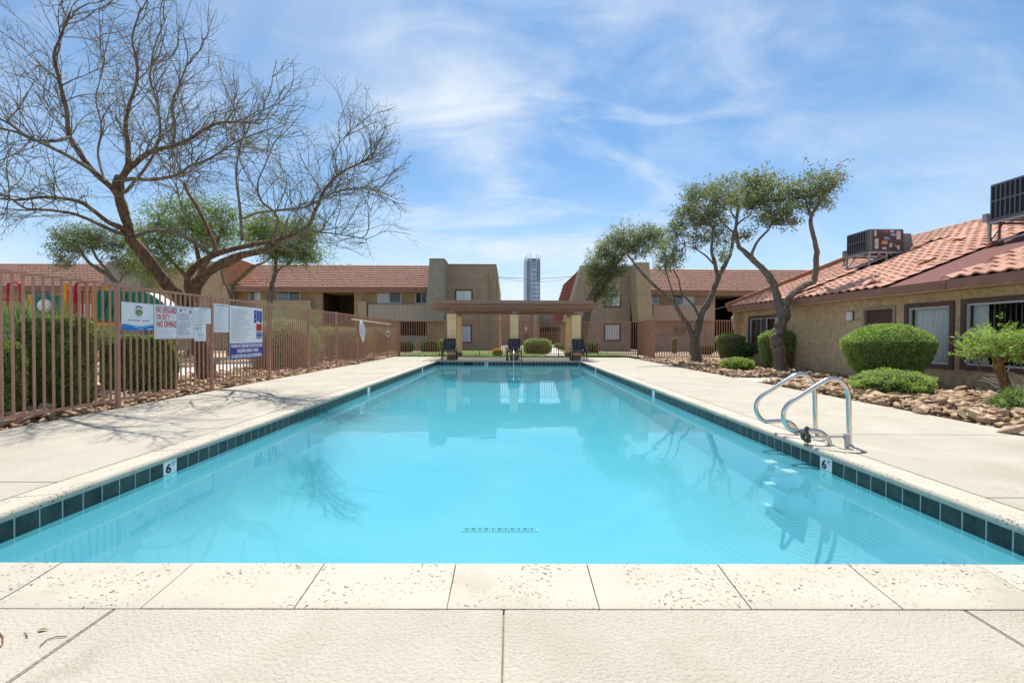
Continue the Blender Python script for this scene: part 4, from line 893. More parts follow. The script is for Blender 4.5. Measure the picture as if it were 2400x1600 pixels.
MB().tube([(gx-.05, GY+.12, 1.12), (gx-.09, GY+.12, 1.12)], .035, 10).build('latch', 'steel', gt)

# ------------------------------------------------------------------ signs on the fence
SX = FX+.020
def sign(label, xa, xb, yt, yb, base='sign_white'):
    a = xp(xa, yt, SX); b = xp(xb, yt, SX); c = xp(xa, yb, SX)
    t = thing('notice_board', label, 'sign', (SX, a.y, c.z))
    MB().box(SX-.003, SX+.003, a.y, b.y, c.z, a.z).build('board', base, t)
    W_, H_ = b.y-a.y, a.z-c.z
    place = lambda u, v, n: Vector((SX+.0045+n, a.y+u*W_, c.z+v*H_))
    def rect(u0, u1, v0, v1, m_, nm='print', n=.0): return MB().add([place(u0, v0, n), place(u1, v0, n), place(u1, v1, n), place(u0, v1, n)], [(0, 1, 2, 3)]).build(nm, m_, t)
    def lines(u0, u1, v0, v1, k, m_, seed, th=.35, ragged=.5):
        q = random.Random(seed); mb = MB(); st_ = (v1-v0)/k
        for i in range(k):
            e = u0+(u1-u0)*(1-ragged*q.random()); v = v1-st_*(i+.5); mb.add([place(u0, v-st_*th/2, .0005), place(e, v-st_*th/2, .0005), place(e, v+st_*th/2, .0005), place(u0, v+st_*th/2, .0005)], [(0, 1, 2, 3)])
        return mb.build('fine_print', m_, t)
    return t, place, rect, lines
t, pl, rc, ln_ = sign('white notice with round green emblem and blue wave along its bottom', 284.3, 359, 706.6, 773.5)
for a, b, c, d_, m_ in ((.30, .70, .0, .0, None),):
    pass
wave = MB(); n = 24
for i in range(n):
    u0, u1 = i/n, (i+1)/n; f_ = lambda u: .15+.055*math.cos(u*2*math.pi)+.02*math.sin(u*5)
    wave.add([pl(u0, .0, .0), pl(u1, .0, .0), pl(u1, f_(u1), .0), pl(u0, f_(u0), .0)], [(0, 1, 2, 3)])
wave.build('wave_band', 'sign_wave', t)
wave = MB()
for i in range(n):
    u0, u1 = i/n, (i+1)/n; lo = lambda u: .15+.055*math.cos(u*2*math.pi)+.02*math.sin(u*5); hi = lambda u: .20+.03*math.sin(u*7+1)
    wave.add([pl(u0, lo(u0), .0), pl(u1, lo(u1), .0), pl(u1, max(lo(u1), hi(u1)), .0), pl(u0, max(lo(u0), hi(u0)), .0)], [(0, 1, 2, 3)])
wave.build('wave_band', 'sign_wave2', t)
def disc(cu, cv, ru, rv, m_, n=20, a0=0, a1=6.2832, inner=0, nn=.0008):
    mb = MB(); pts = []
    for i in range(n):
        p, q = a0+(a1-a0)*i/n, a0+(a1-a0)*(i+1)/n
        mb.add([pl(cu+ru*inner*math.cos(p), cv+rv*inner*math.sin(p), nn), pl(cu+ru*math.cos(p), cv+rv*math.sin(p), nn), pl(cu+ru*math.cos(q), cv+rv*math.sin(q), nn), pl(cu+ru*inner*math.cos(q), cv+rv*inner*math.sin(q), nn)], [(0, 1, 2, 3)])
    return mb.build('emblem', m_, t)
disc(.52, .66, .125, .135, 'sign_tan'); disc(.53, .655, .105, .085, 'sign_green', nn=.0012); disc(.54, .64, .08, .04, 'sign_teal', nn=.0016); disc(.52, .66, .15, .24, 'sign_blue', 14, .7, 2.45, .80); disc(.52, .66, .15, .18, 'sign_grey', 14, 3.9, 5.5, .92)
rc(.17, .55, .345, .375, 'sign_print'); rc(.62, .87, .34, .37, 'sign_print'); rc(.79, .97, .035, .065, 'sign_white', n=.001)
bub = MB()
for u, v, r in ((.42, .12, .02), (.47, .09, .015), (.55, .03, .02), (.60, .02, .014), (.64, .05, .018), (.52, .06, .012)): bub.add([pl(u-r*.7, v-r, .001), pl(u+r*.7, v-r, .001), pl(u+r*.7, v+r, .001), pl(u-r*.7, v+r, .001)], [(0, 1, 2, 3)])
bub.build('print', 'sign_white', t)
t, pl, rc, ln_ = sign('wide white notice reading NO LIFEGUARD ON DUTY and NO DIVING in red', 361.5, 455, 712.5, 794)
for q in ((.03, .97, .955, .965), (.03, .97, .03, .04), (.03, .038, .04, .955), (.962, .97, .04, .955), (.525, .533, .04, .955), (.04, .525, .535, .543), (.533, .962, .525, .533)): rc(*q, 'sign_print', 'border', .0004)
text('NO LIFEGUARD', (.05, .518, .755, .94), lambda u, v, n: pl(u, v, .001), 'sign_red', t, bold=.02)
text('ON DUTY', (.05, .345, .56, .725), lambda u, v, n: pl(u, v, .001), 'sign_red', t, bold=.02)
text('NO DIVING', (.06, .508, .335, .52), lambda u, v, n: pl(u, v, .001), 'sign_red', t, bold=.025)
text('CPR', (.68, .78, .885, .925), lambda u, v, n: pl(u, v, .001), 'sign_red', t, bold=.02)
ln_(.36, .51, .60, .73, 4, 'sign_grey', 1, .25); ln_(.055, .50, .08, .32, 7, 'sign_grey', 2, .18); ln_(.55, .93, .56, .80, 9, 'sign_grey', 3, .45, .35); ln_(.55, .93, .10, .50, 15, 'sign_grey', 4, .42, .45)
rc(.60, .66, .84, .91, 'sign_print'); rc(.86, .92, .80, .90, 'sign_print')
t, pl, rc, ln_ = sign('small white rules notice directly right of the lifeguard notice', 455.6, 494, 719.5, 757.5)
ln_(.05, .95, .05, .84, 9, 'sign_grey', 5, .22, .5); rc(.25, .75, .89, .93, 'sign_print')
t, pl, rc, ln_ = sign('small white notice reading DIAL 911 below the rules notice', 455.6, 482.5, 758, 799.5)
text('DIAL 911', (.03, .62, .66, .82), lambda u, v, n: pl(u, v, .001), 'sign_print', t, bold=.02)
ln_(.04, .6, .88, .97, 1, 'sign_print', 6, .3, 0); ln_(.04, .95, .44, .62, 2, 'sign_grey', 6, .2, .5); rc(.25, .75, .36, .40, 'sign_print'); ln_(.04, .95, .05, .32, 4, 'sign_grey', 7, .2, .4)
t, pl, rc, ln_ = sign('narrow portrait notice of grey fine print right of the second fence post', 501, 535.5, 710.7, 778)
ln_(.05, .95, .91, .96, 1, 'sign_print', 8, .5, .1); ln_(.05, .90, .05, .88, 18, 'sign_grey', 9, .2, .5)
t, pl, rc, ln_ = sign('tall pool rules board with blue warning panel at its foot', 538, 614.5, 715.3, 843)
ln_(.04, .66, .33, .95, 22, 'sign_grey', 10, .26, .45)
for a, b, c in ((.72, .80, .70), (.815, .885, .735), (.90, .98, .70)): rc(a, b, c, .95, 'sign_blue', 'number_panel', .0006)
text('4', (.735, .785, .87, .90), lambda u, v, n: pl(u, v, .0015), 'sign_white', t); text('2', (.735, .785, .76, .79), lambda u, v, n: pl(u, v, .0015), 'sign_white', t)
rc(.79, .98, .535, .68, 'sign_red', 'red_panel', .0006); rc(.79, .98, .385, .515, 'sign_blue', 'blue_panel', .0006)
ln_(.81, .96, .55, .67, 4, 'sign_white', 11, .35, .2)
text('NO SOLO', (.80, .97, .465, .50), lambda u, v, n: pl(u, v, .0015), 'sign_white', t); text('BATHING', (.80, .97, .40, .435), lambda u, v, n: pl(u, v, .0015), 'sign_white', t)
rc(0, 1, 0, .30, 'sign_blue', 'warning_panel', .0006)
text('WARNING-NO LIFEGUARD ON DUTY-NO DIVING', (.02, .985, .215, .285), lambda u, v, n: pl(u, v, .0015), 'sign_white', t, bold=.03)
text('CHILDREN UNDER 14 YEARS', (.20, .86, .12, .19), lambda u, v, n: pl(u, v, .0015), 'sign_white', t, bold=.03)
text('OF AGE MUST HAVE ADULT SUPERVISION.', (.04, .97, .02, .09), lambda u, v, n: pl(u, v, .0015), 'sign_white', t, bold=.03)
# pool net on its pole hanging on the fence
a = xp(824, 748, FX+.07); b = xp(915, 760, FX+.07)
nt_ = thing('pool_net', 'tan pole with white mesh net hanging on the left fence', 'pool net', a)
MB().tube([a, b], .017, 8).build('pole', 'pole', nt_)
c = xp(845, 751, FX+.09); e = xp(850, 803, FX+.09); mb = MB()
for i in range(22):
    ph = i*6.283/22
    for s_ in (1, -1):
        pts = []
        for k in range(15):
            v = k/14; r = .27*math.sin(math.pi*(v**.8))*(1 if v < .97 else .3)+.008; ang = ph+s_*v*4.2
            pts.append((c.x+.22*r*math.cos(ang)+.02, c.y+(e.y-c.y)*v+r*math.sin(ang), c.z+(e.z-c.z)*v))
        mb.tube(pts, .0065, 4, False)
mb.build('mesh_bag', 'net', nt_)
a = xp(908, 762, FX+.06); mb = MB(); pts = [(a.x+.03, a.y+.28*math.sin(k/16*6.28), a.z-.38+.12*math.cos(k/16*6.28)) for k in range(17)]
hb = thing('rope_loop', 'thin white rope hanging in a loop near the fence corner', 'rope', a); mb.tube([a, Vector(pts[4])+Vector((0, 0, .0))], .006, 5).tube(pts, .009, 5, False).build('rope', 'net', hb)

# ------------------------------------------------------------------ pavilion
PYf, PYb = 19.9, 23.0
pv = thing('pool_pavilion', 'brown timber pergola on short yellow columns across the far end of the pool', 'pergola', (0, PYf, 0))
def column(px0, px1, pyt, Y, w):
    a = dp(px0, pyt, Y); b = dp(px1, pyt, Y); ztop = a.z; xc = (a.x+b.x)/2; ww = b.x-a.x
    MB().box(a.x, b.x, Y, Y+ww, .20, ztop).build('column', 'stucco_yellow', pv, bevel=.012)
    MB().box(a.x-.01, b.x+.01, Y-.01, Y+ww+.01, -.0, .20).build('plinth', 'concrete_dark', pv, bevel=.01)
    return xc, ztop, ww
cols = []
for q in ((1048, 1069, 735, PYf), (1195.5, 1215.5, 736.5, PYf), (1340, 1361.5, 738, PYf), (1070, 1082, 741, PYb), (1326, 1342, 743, PYb)):
    xc, zt_, ww = column(*q, .4); cols.append((xc, zt_, q[3], ww))
bz1 = dp(1200, 728, PYf-.2).z; bz0 = bz1
topz = dp(1200, 706, PYf-.75).z
for xc, zt_, Y, ww in cols:
    MB().box(xc-.085, xc+.085, Y+ww/2-.1, Y+ww/2+.1, zt_, bz1).build('post', 'pergola', pv); MB().box(xc-.1, xc+.1, Y+ww/2-.12, Y+ww/2+.12, bz1-.07, bz1-.03).build('post_bracket', 'galv', pv)
fx0 = dp(1003, 716, PYf-.2).x; fx1 = dp(1399, 716, PYf-.2).x; sx0 = dp(1019, 708, PYf-.6).x; sx1 = dp(1391, 708, PYf-.6).x
for Y, nm in ((PYf+.1, 'beam'), (PYb+.1, 'beam')):
    MB().box(sx0+.1, sx1-.1, Y, Y+.09, bz1, bz1+.14).box(sx0+.1, sx1-.1, Y+.2, Y+.29, bz1, bz1+.14).build(nm, 'pergola', pv)
MB().box(fx0, fx1, PYf-.2, PYf-.16, bz1+.12, bz1+.30).build('header_board', 'pergola', pv)
MB().box(sx0+.1, sx1-.1, PYf-.12, PYf-.06, bz1+.0, bz1+.13).build('header_board', 'fascia', pv)
MB().box(fx0, fx0+.05, PYf-.16, PYb+.7, bz1+.13, bz1+.28).box(fx1-.05, fx1, PYf-.16, PYb+.7, bz1+.13, bz1+.28).build('side_beam', 'pergola', pv)
nr = 7
for i in range(nr):
    Y = PYf+.4+i*.5; MB().box(fx0+.05, fx1-.05, Y, Y+.045, bz1+.145, bz1+.27).build('rafter', 'pergola', pv)
sm_ = MB().box(-.032, .032, 0, PYb+.7-(PYf-.6), 0, .085).mesh('slat', 'pergola'); x = sx0+.05
while x < sx1: inst('slat', sm_, pv, (x, PYf-.6, bz1+.305)); x += .1
MB().box(sx0, sx1, PYf-.64, PYf-.605, bz1+.275, bz1+.415).build('edge_board', 'pergola', pv)

# ------------------------------------------------------------------ lounge chairs
def chair():
    t = thing('lounge_chair', 'x', 'chair', (0, 0, 0)); w, d_ = .58, .62
    for sx_ in (-1, 1):
        x = sx_*w/2
        MB().tube([(x*1.08, -.34, 0), (x*1.02, -.28, .25), (x, -.22, .42)], .021, 8).build('leg', 'chairframe', t, local=True)
        MB().tube([(x*1.08, .30, 0), (x*1.02, .26, .25), (x, .22, .40)], .021, 8).build('leg', 'chairframe', t, local=True)
        MB().tube([(x*1.06, -.30, .20), (x*1.1, -.33, .45), (x*1.12, -.20, .54), (x*1.12, .10, .54), (x*1.04, .20, .46)], .02, 8).build('armrest', 'chairframe', t, local=True)
        kn = MB()
        for z, y in ((.54, -.26), (.42, -.33)): kn.lathe((x*1.12, y, z-.012), [(.008, 0), (.022, .008), (.022, .018), (.008, .026)], 8)
        kn.build('arm_button', 'white', t, local=True)
        MB().tube([(x*.8, -.20, .40), (x*.86, .0, .62), (x*.84, .12, .86), (x*.76, .14, .90)], .018, 8).build('back_frame', 'chairframe', t, local=True)
    MB().tube([(-w*.38, .14, .90), (w*.38, .14, .90)], .018, 8).build('top_bar', 'chairframe', t, local=True)
    mb = MB().tube([(-w/2, -.30, .37), (w/2, -.30, .37)], .018, 8).tube([(-w/2, .24, .37), (w/2, .24, .37)], .018, 8)
    for sx_ in (-1, 1): mb.tube([(sx_*w/2, -.30, .37), (sx_*w/2, .24, .37)], .018, 8)
    mb.build('seat_frame', 'chairframe', t, local=True)
    for i in range(7): y = -.26+i*.075; MB().box(-w/2, w/2, y-.025, y+.025, .378, .384).build('strap', 'navy', t, local=True)
    for i in range(9):
        v = (i+.6)/9.3; z = .42+v*.47; y = -.19+.33*math.sqrt(v)*1.0
        MB().bar((-w*.43, y-.0, z), (w*.43, y, z), .004, .044, up=(0, .35, 1)).build('strap', 'navy', t, local=True)
    for i in range(4):
        x = (-1.5+i)*.122; pts = [(x, -.195+.33*math.sqrt(v)-.006, .42+v*.48) for v in (0.02, .25, .5, .75, .98)]
        mb = MB()
        for a, b in zip(pts, pts[1:]): mb.bar(a, b, .066, .004, up=(0, 1, .2))
        mb.build('strap', 'navy', t, local=True)
    return t
def copy_tree(o, parent=None):
    c = o.copy(); C.objects.link(c); c.parent = parent
    for ch in list(o.children): copy_tree(ch, c)
    return c
ch0 = chair(); labs = ['dark strap lounge chair in front of the left pavilion column', 'dark strap lounge chair in front of the middle pavilion column', 'dark strap lounge chair in front of the right pavilion column']
for i, px in enumerate((1056, 1205, 1353)):
    c = ch0 if i == 0 else copy_tree(ch0); q = gp(px, 842.5+i*.6, 0); c.location = (q.x, 19.50, 0); c.rotation_euler = (0, 0, (.05, -.03, .04)[i]); c['label'] = labs[i]; c['group'] = 'strap lounge chairs under the pavilion'
# stair rail at the shallow end, seen end-on
hx = dp(1203.5, 830, YF).x; hr_ = thing('pool_handrail', 'slim steel handrail rising from the shallow end steps in front of the middle chair', 'handrail', (hx, YF, 0))
zt_ = dp(1203, 812, YF+.2).z
pts = [(hx, YF+.42, 0), (hx, YF+.42, zt_-.12), (hx, YF+.36, zt_-.02), (hx, YF+.25, zt_), (hx, YF-.05, zt_-.02), (hx, YF-.5, zt_-.25), (hx, YF-.72, zt_-.45), (hx, YF-.76, -.6)]
MB().tube(pts, .024, 10).build('rail', 'steel', hr_, smooth=True); MB().lathe((hx, YF+.42, 0), [(.06, 0), (.06, .008), (.03, .02)], 14).build('flange', 'steel', hr_)

# ------------------------------------------------------------------ ladder handrails, steps, anchor
def smooth(pts, n=6):
    P = [Vector(p) for p in pts]; P = [P[0]*2-P[1]]+P+[P[-1]*2-P[-2]]; out_ = []
    for i in range(1, len(P)-2):
        for k in range(n):
            t_ = k/n; a, b, c_, d_ = P[i-1:i+3]
            out_.append(.5*((2*b)+(c_-a)*t_+(2*a-5*b+4*c_-d_)*t_**2+(3*b-a-3*c_+d_)*t_**3))
    return out_+[P[-2]]
LY = gp(1990.6, 1044).y
shape = [(1990.8, 1044), (1990, 1000), (1989, 950), (1988, 922), (1981, 903), (1968, 891), (1953, 887), (1938, 890), (1915, 903), (1880, 925), (1852, 943), (1840, 957), (1836, 973), (1839, 989), (1849, 1003), (1862, 1010), (1880, 1009.5), (1905, 1008.5), (1922, 1012), (1934, 1021), (1942, 1033), (1946, 1046)]
rail = [dp(x, y, LY) for x, y in shape]; rail[0].z = 0; rail[-1].z = 0
lad = thing('pool_ladder', 'stainless steel pool ladder with two looped handrails at the right edge', 'ladder', (rail[0].x, LY, 0))
LG = .50
for k in (0, 1):
    P = [p+Vector((0, LG*k, 0)) for p in rail]; MB().tube(smooth(P, 5), .0225, 14).build('handrail', 'steel', lad, smooth=True)
    for e in (P[0], P[-1]): MB().lathe((e.x, e.y, 0), [(.040, 0), (.040, .004), (.028, .010)], 18).build('escutcheon', 'steel', lad)
for i in range(3):
    z = -.27-.235*i; MB().box(XR-.13, XR-.02, LY+.02, LY+LG-.02, z-.02, z).build('tread', 'white' if True else '', lad, bevel=.006); MB().box(XR-.115, XR-.035, LY+.16, LY+LG-.16, z, z+.004).build('tread_pad', 'sign_wave', lad)
a = gp(1984.5, 1049); an = thing('anchor_bracket', 'short steel post with a horizontal bar beside the ladder foot', 'bracket', a)
tp_ = a+Vector((0, 0, .125)); MB().tube([a, tp_], .020, 12).build('post', 'galv', an); e = dp(1887, 1023.5, a.y); e.z = tp_.z-.02
MB().tube([tp_-Vector((0, 0, .02)), e], .0105, 10).build('bar', 'steel', an); MB().tube([tp_-Vector((0, 0, .05)), tp_+Vector((0, 0, .012))], .027, 12).build('collar', 'galv', an); MB().tube([e, e+Vector((-.008, 0, 0))], .019, 12).build('bar_end', 'steel', an)

# bird standing on the coping
g0 = gp(1889, 1042.5, .02); bd = thing('bird', 'small dark bird standing on the coping between the ladder rails', 'bird', g0)
def skin(pts, edges, rads, name, material, parent, sub=2):
    me = bpy.data.meshes.new(name); me.from_pydata([tuple(p) for p in pts], edges, []); o = bpy.data.objects.new(name, me); C.objects.link(o)
    md = o.modifiers.new('s', 'SKIN'); sv = me.skin_vertices[0].data
    for i, r in enumerate(rads): sv[i].radius = r if isinstance(r, tuple) else (r, r)
    sv[0].use_root = True; s2 = o.modifiers.new('u', 'SUBSURF'); s2.levels = s2.render_levels = sub
    dg = bpy.context.evaluated_depsgraph_get(); me2 = bpy.data.meshes.new_from_object(o.evaluated_get(dg)); bpy.data.objects.remove(o)
    me2.materials.clear(); me2.materials.append(M[material]); me2.polygons.foreach_set('use_smooth', [True]*len(me2.polygons)); me2.update()
    return link(name, me2, parent)
B = lambda x, y, z: g0+Vector((x, y, z))
bp = [(.042, .028, .008, .003), (.034, .022, .022, .012), (.022, .012, .038, .024), (.008, .004, .060, .038), (-.004, 0, .084, .046), (-.007, 0, .106, .041), (-.004, 0, .127, .026), (0, 0, .144, .018), (.002, -.001, .155, .0185), (.005, -.002, .166, .0195), (.007, -.003, .176, .015), (.008, -.003, .184, .004)]
MB().tube([B(*q_[:3]) for q_ in bp], [q_[3] for q_ in bp], 16).build('body', 'bird', bd, smooth=True)
MB().tube([B(.018, -.004, .167), B(.028, -.005, .164), B(.043, -.006, .158)], [.007, .0045, .001], 6).build('beak', 'beak', bd)
for s_ in (-1, 1):
    wg = MB(); wp = [B(-.014, s_*.036, .112), B(-.006, s_*.042, .086), B(.012, s_*.036, .054), B(.034, s_*.020, .026)]; wg.tube(wp, [.009, .015, .011, .004], 8)
    wg.build('wing', 'bird', bd, smooth=True)
    MB().tube([B(.004, s_*.016, .055), B(-.002, s_*.016, .025), B(.002, s_*.016, .003)], [.007, .0032, .003], 6).tube([B(.002, s_*.016, .003), B(-.020, s_*.020, .001)], .0026, 5).tube([B(.002, s_*.016, .003), B(-.017, s_*.006, .001)], .0026, 5).tube([B(.002, s_*.016, .003), B(.014, s_*.016, .001)], .0026, 5).build('leg', 'beak', bd)
    MB().lathe(B(.012, s_*.012-.004, .171), [(.0005, -.0022), (.0022, 0), (.0005, .0022)], 8).build('eye', 'numeral', bd)
# fallen leaf and pods on the near deck
q = gp(100, 1478); lf = MB().prism([(q.x-.02, q.y, .004), (q.x-.004, q.y+.007, .007), (q.x+.02, q.y+.002, .004), (q.x-.002, q.y-.007, .009)], (0, 0, .001)).build('fallen_leaf', 'leaf_dry'); tag(lf, 'small yellow dry leaf on the near concrete', 'leaf')
for lab, P in (('thin curved seed pod on the near concrete below the yellow leaf', [(94, 1512), (110, 1498), (130, 1491), (156, 1490)]), ('hooked dark twig at the left edge of the near concrete', [(0, 1482), (7, 1492), (7, 1506), (1, 1514)]), ('tiny curled twig above the seed pod', [(56, 1482), (62, 1484), (64, 1492)])):
    tag(MB().tube([gp(x, y, .005) for x, y in P], .0018, 5).build('seed_pod', 'rust'), lab, 'twig')

# ------------------------------------------------------------------ vegetation
class Twigs:
    """many thin tapering branches gathered into one numpy mesh"""
    def __init__(s): s.V = []; s.F = []; s.o = 0
    def tube(s, P, Rr, n=4):
        P = np.asarray(P, float); k = len(P); T = np.gradient(P, axis=0); T /= np.linalg.norm(T, axis=1)[:, None]+1e-9
        ref = np.array([.31, .2, .93]); ref = ref/np.linalg.norm(ref)
        A = np.cross(T, ref); A /= np.linalg.norm(A, axis=1)[:, None]+1e-9; Bv = np.cross(T, A)
        ang = np.arange(n)*2*math.pi/n
        V = P[:, None, :]+(A[:, None, :]*np.cos(ang)[None, :, None]+Bv[:, None, :]*np.sin(ang)[None, :, None])*np.asarray(Rr)[:, None, None]
        s.V.append(V.reshape(-1, 3)); i = np.arange(k-1)[:, None]*n; j = np.arange(n)[None, :]; j2 = (j+1) % n
        s.F.append((np.stack([i+j, i+j2, i+j2+n, i+j+n], -1).reshape(-1, 4))+s.o); s.o += k*n
    def build(s, name, m_, parent, **p): return raw(name, np.vstack(s.V), np.vstack(s.F), m_, parent, smooth=True, **p) if s.V else None
def limb_pts(pts, n=7, wob=.0):
    P = smooth([dp(*p) for p in pts], n); P = np.array([tuple(p) for p in P])
    if wob:
        w = rng.normal(0, wob, P.shape); w = (w+np.roll(w, 1, 0)+np.roll(w, -1, 0))/2; w[0] = 0; P = P+w
    return P
def trunk_limb(tw, pts, r0, r1, n=10, seg=7, gnarl=.10, flare=0.0):
    P = limb_pts(pts, seg, r0*.06); k = len(P); jn = rng.normal(0, 1, k+4); jn = np.convolve(jn, np.ones(5)/5, 'valid'); rr = np.linspace(r0, r1, k)*(1+jn*gnarl*.8)
    if flare: rr[:5] *= 1+flare*np.array([1, .55, .28, .12, .05])[:len(rr[:5])]
    T = np.gradient(P, axis=0); T /= np.linalg.norm(T, axis=1)[:, None]+1e-9; ref = np.array([.31, .2, .93]); A = np.cross(T, ref); A /= np.linalg.norm(A, axis=1)[:, None]; Bv = np.cross(T, A)
    P = np.vstack([P, P[-1]+T[-1]*rr[-1]*.5, P[-1]+T[-1]*rr[-1]*.7]); rr = np.append(rr, [rr[-1]*.7, .0005]); A = np.vstack([A, A[-1], A[-1]]); Bv = np.vstack([Bv, Bv[-1], Bv[-1]]); k += 2
    ang = np.arange(n)*2*math.pi/n; ph = rng.uniform(0, 6.28, 3)
    lob = 1+gnarl*1.25*np.sin(ang[None, :]*3+ph[0]+np.arange(k)[:, None]*.16)+gnarl*.7*np.sin(ang[None, :]*5+ph[1]-np.arange(k)[:, None]*.25)+rng.normal(0, gnarl*.22, (k, n))
    V = P[:, None, :]+(A[:, None, :]*np.cos(ang)[None, :, None]+Bv[:, None, :]*np.sin(ang)[None, :, None])*(rr[:, None]*lob)[:, :, None]
    tw.V.append(V.reshape(-1, 3)); i = np.arange(k-1)[:, None]*n; j = np.arange(n)[None, :]; j2 = (j+1) % n
    tw.F.append((np.stack([i+j, i+j2, i+j2+n, i+j+n], -1).reshape(-1, 4))+tw.o); tw.o += k*n
    return P
def leaves(name, P, D, L, Wd, m_, parent, **props):
    """diamond leaf at every point P along direction D"""
    n = len(P); D = D/(np.linalg.norm(D, axis=1)[:, None]+1e-9); q = rng.normal(size=(n, 3)); S_ = np.cross(D, q); S_ /= np.linalg.norm(S_, axis=1)[:, None]+1e-9
    L = np.asarray(L).reshape(-1, 1)*np.ones((n, 1)); Wd = np.asarray(Wd).reshape(-1, 1)*np.ones((n, 1)); nn_ = np.cross(D, S_)
    V = np.stack([P-D*L*.5, P+S_*Wd*.5+nn_*Wd*.12, P+D*L*.5, P-S_*Wd*.5+nn_*Wd*.12], 1).reshape(-1, 3)
    F = np.arange(4*n).reshape(-1, 4); ms = m_ if isinstance(m_, (list, tuple)) else [m_]
    o = raw(name, V, F, ms, parent, **props)
    if len(ms) > 1:
        o.data.polygons.foreach_set('material_index', rng.choice(len(ms), n, p=[.78, .22] if len(ms) == 2 else None).astype(np.int32))
    return o
def crown(clusters, per, spread=.30, twl=.0):
    """clusters: (px,py,Y,rpx,rpy[,depth]) ellipsoids; leaves gather in sprays with gaps between them"""
    Pp, Dd = [], []
    for cl_ in clusters:
        px, py, Y, rx, ry = cl_[:5]; c = np.array(dp(px, py, Y)); sx = rx*Y/FOC; sz = ry*Y/FOC; sy = cl_[5] if len(cl_) > 5 else (sx+sz)/2
        vol = sx*sy*sz; ns = max(8, int(per*(vol**.72)*1.35)); u = rng.normal(size=(ns, 3)); u /= np.linalg.norm(u, axis=1)[:, None]; r = rng.uniform(.25, 1, ns)**.42
        lump = 1+.28*np.sin(u[:, 0]*4.1+px)*np.sin(u[:, 2]*5.3+py)
        C0 = c+u*(r*lump)[:, None]*np.array([sx, sy, sz]); out_d = u+np.array([0, 0, .25])
        m_ = 17; k = rng.normal(size=(ns, m_, 3))*spread*.36*np.array([1, 1, .75]); along = rng.uniform(-.8, 1, (ns, m_, 1))*spread*.5*out_d[:, None, :]
        stray = (rng.random((ns, 1, 1)) < .22)*rng.uniform(.0, .5, (ns, 1, 1))*spread*1.6*out_d[:, None, :]; Q = C0[:, None, :]+k*.55+along*(1+(stray != 0)*.6)+stray; Pp.append(Q.reshape(-1, 3)); d = out_d[:, None, :]*.7+rng.normal(size=(ns, m_, 3))*.75; Dd.append(d.reshape(-1, 3))
    return np.vstack(Pp), np.vstack(Dd)
def crown_twigs(tw, clusters, ends, n=9, r=.012):
    E_ = np.array(ends)
    for cl_ in clusters:
        px, py, Y, rx, ry = cl_[:5]; c = np.array(dp(px, py, Y)); s_ = np.array([rx*Y/FOC, (cl_[5] if len(cl_) > 5 else rx*Y/FOC), ry*Y/FOC])
        st_ = E_[np.argmin(((E_-c)**2).sum(1))]
        for i in range(n):
            u = rng.normal(size=3); u /= np.linalg.norm(u); e = c+u*s_*rng.uniform(.5, .95); mid = (st_+e)/2+rng.normal(0, .12, 3)+np.array([0, 0, -.08]); t_ = np.linspace(0, 1, 7)[:, None]
            P = (1-t_)**2*st_+2*t_*(1-t_)*mid+t_**2*e; P[1:-1] += rng.normal(0, .02, (5, 3)); tw.tube(P, np.linspace(r, .003, 7), 4)

def leafy_tree(name, label, base, limbs, clusters, per, leaf, lm, bark='bark_dark', spread=.32, group=None, tw_n=9, extra=None, leaf_s=(.105, .030)):
    t = thing(name, label, 'tree', base, group); tr = Twigs(); tw = Twigs(); ends = []
    for pts, r0, r1, fl in limbs:
        P = trunk_limb(tr, pts, r0, r1, 12 if r0 > .06 else 8, flare=fl); ends += [tuple(p) for p in P[len(P)//2:]]
    tr.build('trunk', bark, t); crown_twigs(tw, clusters, ends, tw_n); tw.build('twigs', bark, t, kind='stuff')
    P, D = crown(clusters, per, spread); n = len(P); leaves('crown', P, D, rng.uniform(.7, 1.25, n)*leaf_s[0], rng.uniform(.8, 1.3, n)*leaf_s[1], leaf, t)
    if extra:
        P, D = crown(extra[0], extra[1], spread); n = len(P); leaves('dry_foliage', P, D, rng.uniform(.7, 1.2, n)*leaf_s[0], leaf_s[1], extra[2], t)
    return t
# olive nearest the pool, right side
b1 = gp(1633, 848, .02); Y1 = b1.y
q = lambda *a: [(x, y, Y1+(a[-1] if False else 0)) for x, y in a]
def Z(pts, y0, y1=None):
    y1 = y0 if y1 is None else y1; k = len(pts)-1; return [(x, y, y0+(y1-y0)*i/k) for i, (x, y) in enumerate(pts)]
limbs1 = [(Z([(1634, 850), (1633, 832), (1629, 810), (1629, 790), (1637, 760), (1640, 746)], Y1), .215, .15, .9),
          (Z([(1628, 800), (1612, 762), (1595, 737), (1581, 711), (1560, 692), (1531, 667), (1499, 634), (1481, 610), (1466, 590)], Y1, Y1-1.2), .10, .035, 0),
          (Z([(1637, 755), (1648, 730), (1660, 708), (1672, 680), (1684, 648)], Y1), .125, .10, 0),
          (Z([(1683, 652), (1676, 616), (1668, 587), (1671, 545), (1664, 520)], Y1, Y1-.5), .075, .03, 0),
          (Z([(1684, 648), (1702, 616), (1715, 584), (1719, 546), (1727, 520), (1712, 495)], Y1, Y1+.6), .085, .03, 0),
          (Z([(1672, 618), (1655, 600), (1636, 587), (1622, 580), (1606, 577)], Y1-.1, Y1-.8), .035, .018, 0),
          (Z([(1640, 746), (1628, 720), (1611, 700), (1598, 688), (1590, 655), (1578, 632)], Y1, Y1-.3), .06, .02, 0),
          (Z([(1583, 712), (1575, 680), (1566, 652), (1560, 630)], Y1-.4, Y1-.6), .04, .018, 0),
          (Z([(1719, 546), (1700, 528), (1684, 508), (1665, 500)], Y1+.3, Y1), .04, .015, 0)]
